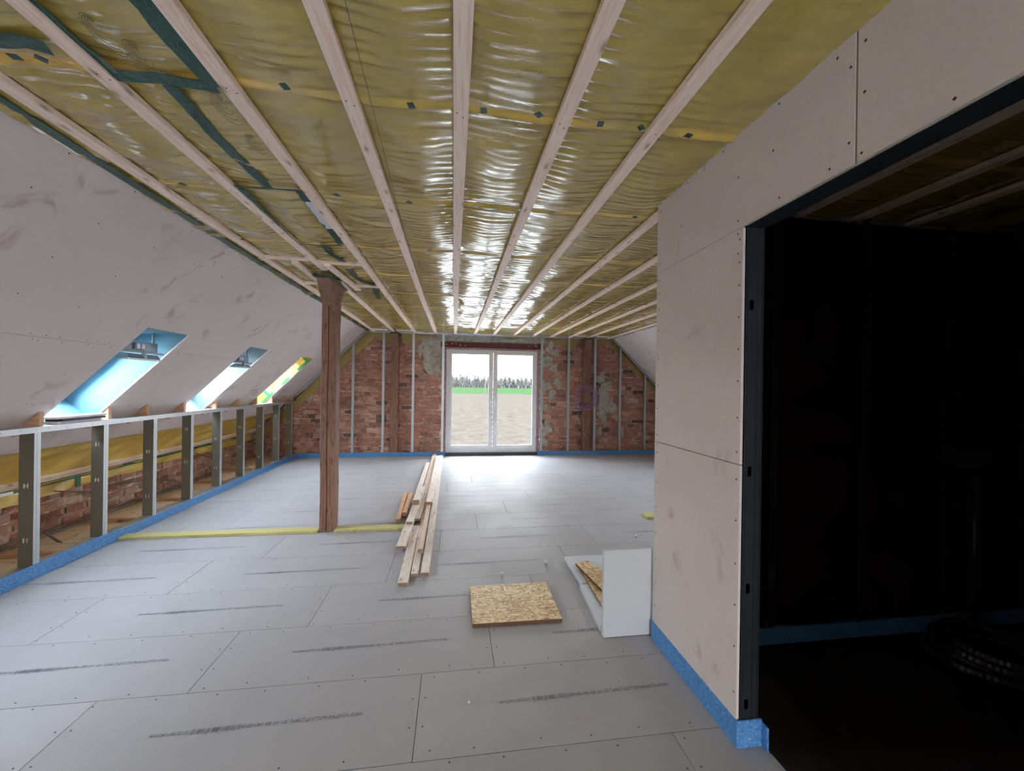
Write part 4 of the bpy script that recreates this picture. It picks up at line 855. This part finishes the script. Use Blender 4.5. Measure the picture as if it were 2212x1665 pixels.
cable([tuple(onx(96, 1150, -3.9)), tuple(onx(128, 1170, -3.7)), tuple(onx(160, 1189, -3.5))], .011, M_CABLE, 'dark conduit slanting down to the floor between the two nearest studs', 'conduit')
cable([(-3.95, 6.9, .42), (-3.85, 7.35, .22), (-3.6, 7.75, .04)], .008, M_CABLE, 'dark conduit slanting to the floor at the far end of the eave space', 'conduit')
CW = empty('cable_coil', (-3.75, 3.45, .3)); tag(CW, 'loose coil of pale cable hanging in the eave space by the nearest stud', 'cable')
for k in range(4):
    cy, R_ = 3.25+.05*k, .20+.03*k; obj('loop', T([(-3.64+.03*math.sin(3*a+k)-.02*k, cy+R_*.85*math.cos(a), (.44+R_*1.1*math.sin(a))) for a in np.linspace(0, 2*math.pi, 48, endpoint=False)], .007, 6, True), M_CABLEW, CW, smooth=True)
tag(obj('junction_cap', bevel(B(-3.98, -3.88, 3.62, 3.80, .42, .52), .012, 2), M_REDP), 'red plastic cap on the eave wall behind the pale cable coil', 'cap')
VC = empty('cable_coil', (2.95, 8.82, 1.3)); tag(VC, 'coil of violet cable hung on the brown post right of the glazed door', 'cable')
r = random.Random(9)
for k in range(6):
    R_ = .18+.015*k; cx, cz = 2.95+r.uniform(-.04, .05), 1.30+r.uniform(-.03, .02)
    obj('loop', T([(cx+R_*math.cos(a)*(1.0+.06*math.sin(a*2+k)), 8.80-.008*k-.02*math.sin(a), cz+R_*1.12*math.sin(a)) for a in np.linspace(0, 2*math.pi, 40, endpoint=False)], .0045, 5, True), M_VIO, VC, smooth=True)
obj('tail', T([(3.14, 8.80, 1.42), (3.20, 8.80, 1.28), (3.17, 8.80, 1.12)], .0045, 5), M_VIO, VC); obj('tail', T([(2.90, 8.79, 1.06), (2.82, 8.79, 1.02), (2.76, 8.79, .93)], .0045, 5), M_VIO, VC)

# ================================================================ OUTSIDE
GZ = -3.0
def soil():
    M = Mat('tilled_soil', rough=1, spec=0); v = M.coord(); n = M.noise(v, .8, 8, .75, .5); n2_ = M.noise(M.coord((1, .35, 1)), 1.6, 9, .85); c = M.ramp(n, [(.3, (SOILK*.95, SOILK*.78, SOILK*.60, 1)), (.6, (SOILK*1.5, SOILK*1.28, SOILK*1.02, 1))])
    c = M.mix(M.ramp(n2_, [(.45, g(0)), (.7, g(.6))]), c, (SOILK*.62, SOILK*.50, SOILK*.37, 1)); M.base(c); M.bump(n2_, .5, .1); return M.m
SOILK = .0265
nx_, ny_ = 60, 90; X, Y = np.meshgrid(np.linspace(-150, 250, nx_), 9.6+np.linspace(0, 1, ny_)**2*200); Zg = GZ+.12*n1(X*.5, Y*.5)*np.clip((Y-10)/30, 0, 1)
tag(obj('field', grid_mesh('field', np.stack([X, Y, Zg], -1).reshape(-1, 3), nx_, ny_), soil()), 'pale tilled field of bare soil outside the glazed door', 'field', kind='structure')
bm = bmesh.new(); box(bm, -14, 18, 9.7, 24, GZ-.1, GZ+.16); tag(obj('bounce_slab', bm, Mat('bounce_slab_pale', rough=.95, color=(.26, .25, .235, 1)).m), kind='structure')  # added pale slab below view, bounces daylight in through the glazed door
tag(obj('meadow', B(-600, 900, 205, 760, GZ-.5, GZ+.02), Mat('crop_green', rough=1, spec=0, color=(.0165, .0290, .0120, 1)).m), 'strip of bright green crop between the soil field and trees', 'meadow', kind='structure')
M_BIRCH = Mat('birch_bark', rough=.9, color=(.085, .083, .08, 1)).m; M_TWIG = Mat('bare_twigs', rough=1, spec=0, color=(.095, .090, .083, 1)).m
def tree(seed, hgt):
    r = random.Random(seed); bm = bmesh.new(); lean = r.uniform(-.06, .06); tube(bm, [(0, 0, 0), (lean*hgt*.3, 0, hgt*.35), (lean*hgt*.8, 0, hgt*.7), (lean*hgt, 0, hgt*.95)], [.42, .34, .2, .06], 6); tr = mesh_of(bm, 'trunk'); tr.materials.append(M_BIRCH)
    bm = bmesh.new()
    for i in range(260):
        z = hgt*r.uniform(.22, .85); a = r.uniform(0, 6.28); el = r.uniform(.3, 1.2); L = hgt*r.uniform(.12, .30)*(1.1-z/hgt*.6); p = Vector((lean*z, 0, z)) + Vector((math.cos(a), math.sin(a), 0))*r.uniform(0, 1.6); q = p+Vector((math.cos(a)*math.cos(el), math.sin(a)*math.cos(el), math.sin(el)))*L
        tube(bm, [p, p.lerp(q, .5)+Vector((r.uniform(-.3, .3), 0, r.uniform(-.3, .3))), q], [.20, .15, .07], 3)
    cw = mesh_of(bm, 'crown'); cw.materials.append(M_TWIG); return tr, cw
TR = [tree(s, h) for s, h in ((1, 19), (2, 21), (3, 18), (4, 23))]
r = random.Random(33); x = -26.0
while x < 190:
    tr, cw = TR[r.randrange(4)]; e_t = empty('birch_tree', (x, 650+r.uniform(-25, 35), GZ-.1), r.uniform(0, 6.28)); s_ = r.uniform(.8, 1.08); e_t.scale = (s_, s_, s_); tag(e_t, 'bare birch tree in the distant row beyond the green crop', 'tree', 'bare birches beyond the crop')
    obj('trunk', tr, None, e_t, local=True); obj('crown', cw, None, e_t, local=True); x += r.uniform(3.0, 5.4)
bm = bmesh.new(); r = random.Random(2)
for i in range(2300):
    x = r.uniform(-60, 230); y = r.uniform(690, 730); h = r.uniform(6, 17); tube(bm, [(x, y, GZ), (x+r.uniform(-1, 1), y, GZ+h*.6), (x+r.uniform(-2, 2), y, GZ+h)], [.40, .36, .16], 3)
    for _ in range(3): a = r.uniform(0, 6.28); z = r.uniform(.3, .9)*h+GZ; tube(bm, [(x, y, z), (x+2.5*math.cos(a), y, z+r.uniform(1, 3))], [.34, .12], 3)
tag(obj('undergrowth', bm, Mat('thicket', rough=1, spec=0, color=(.070, .067, .062, 1)).m), 'grey thicket of bare stems behind the birch row', 'thicket', kind='stuff')
pq = onz(1047, 860, GZ); o = obj('marker_pole', T([(pq.x, pq.y, GZ), (pq.x+.3, pq.y, GZ+6.6)], .16, 6), Mat('pole_paint', rough=.8, color=(.045, .03, .02, 1)).m); tag(o, 'thin pale pole standing alone in the soil field', 'pole')
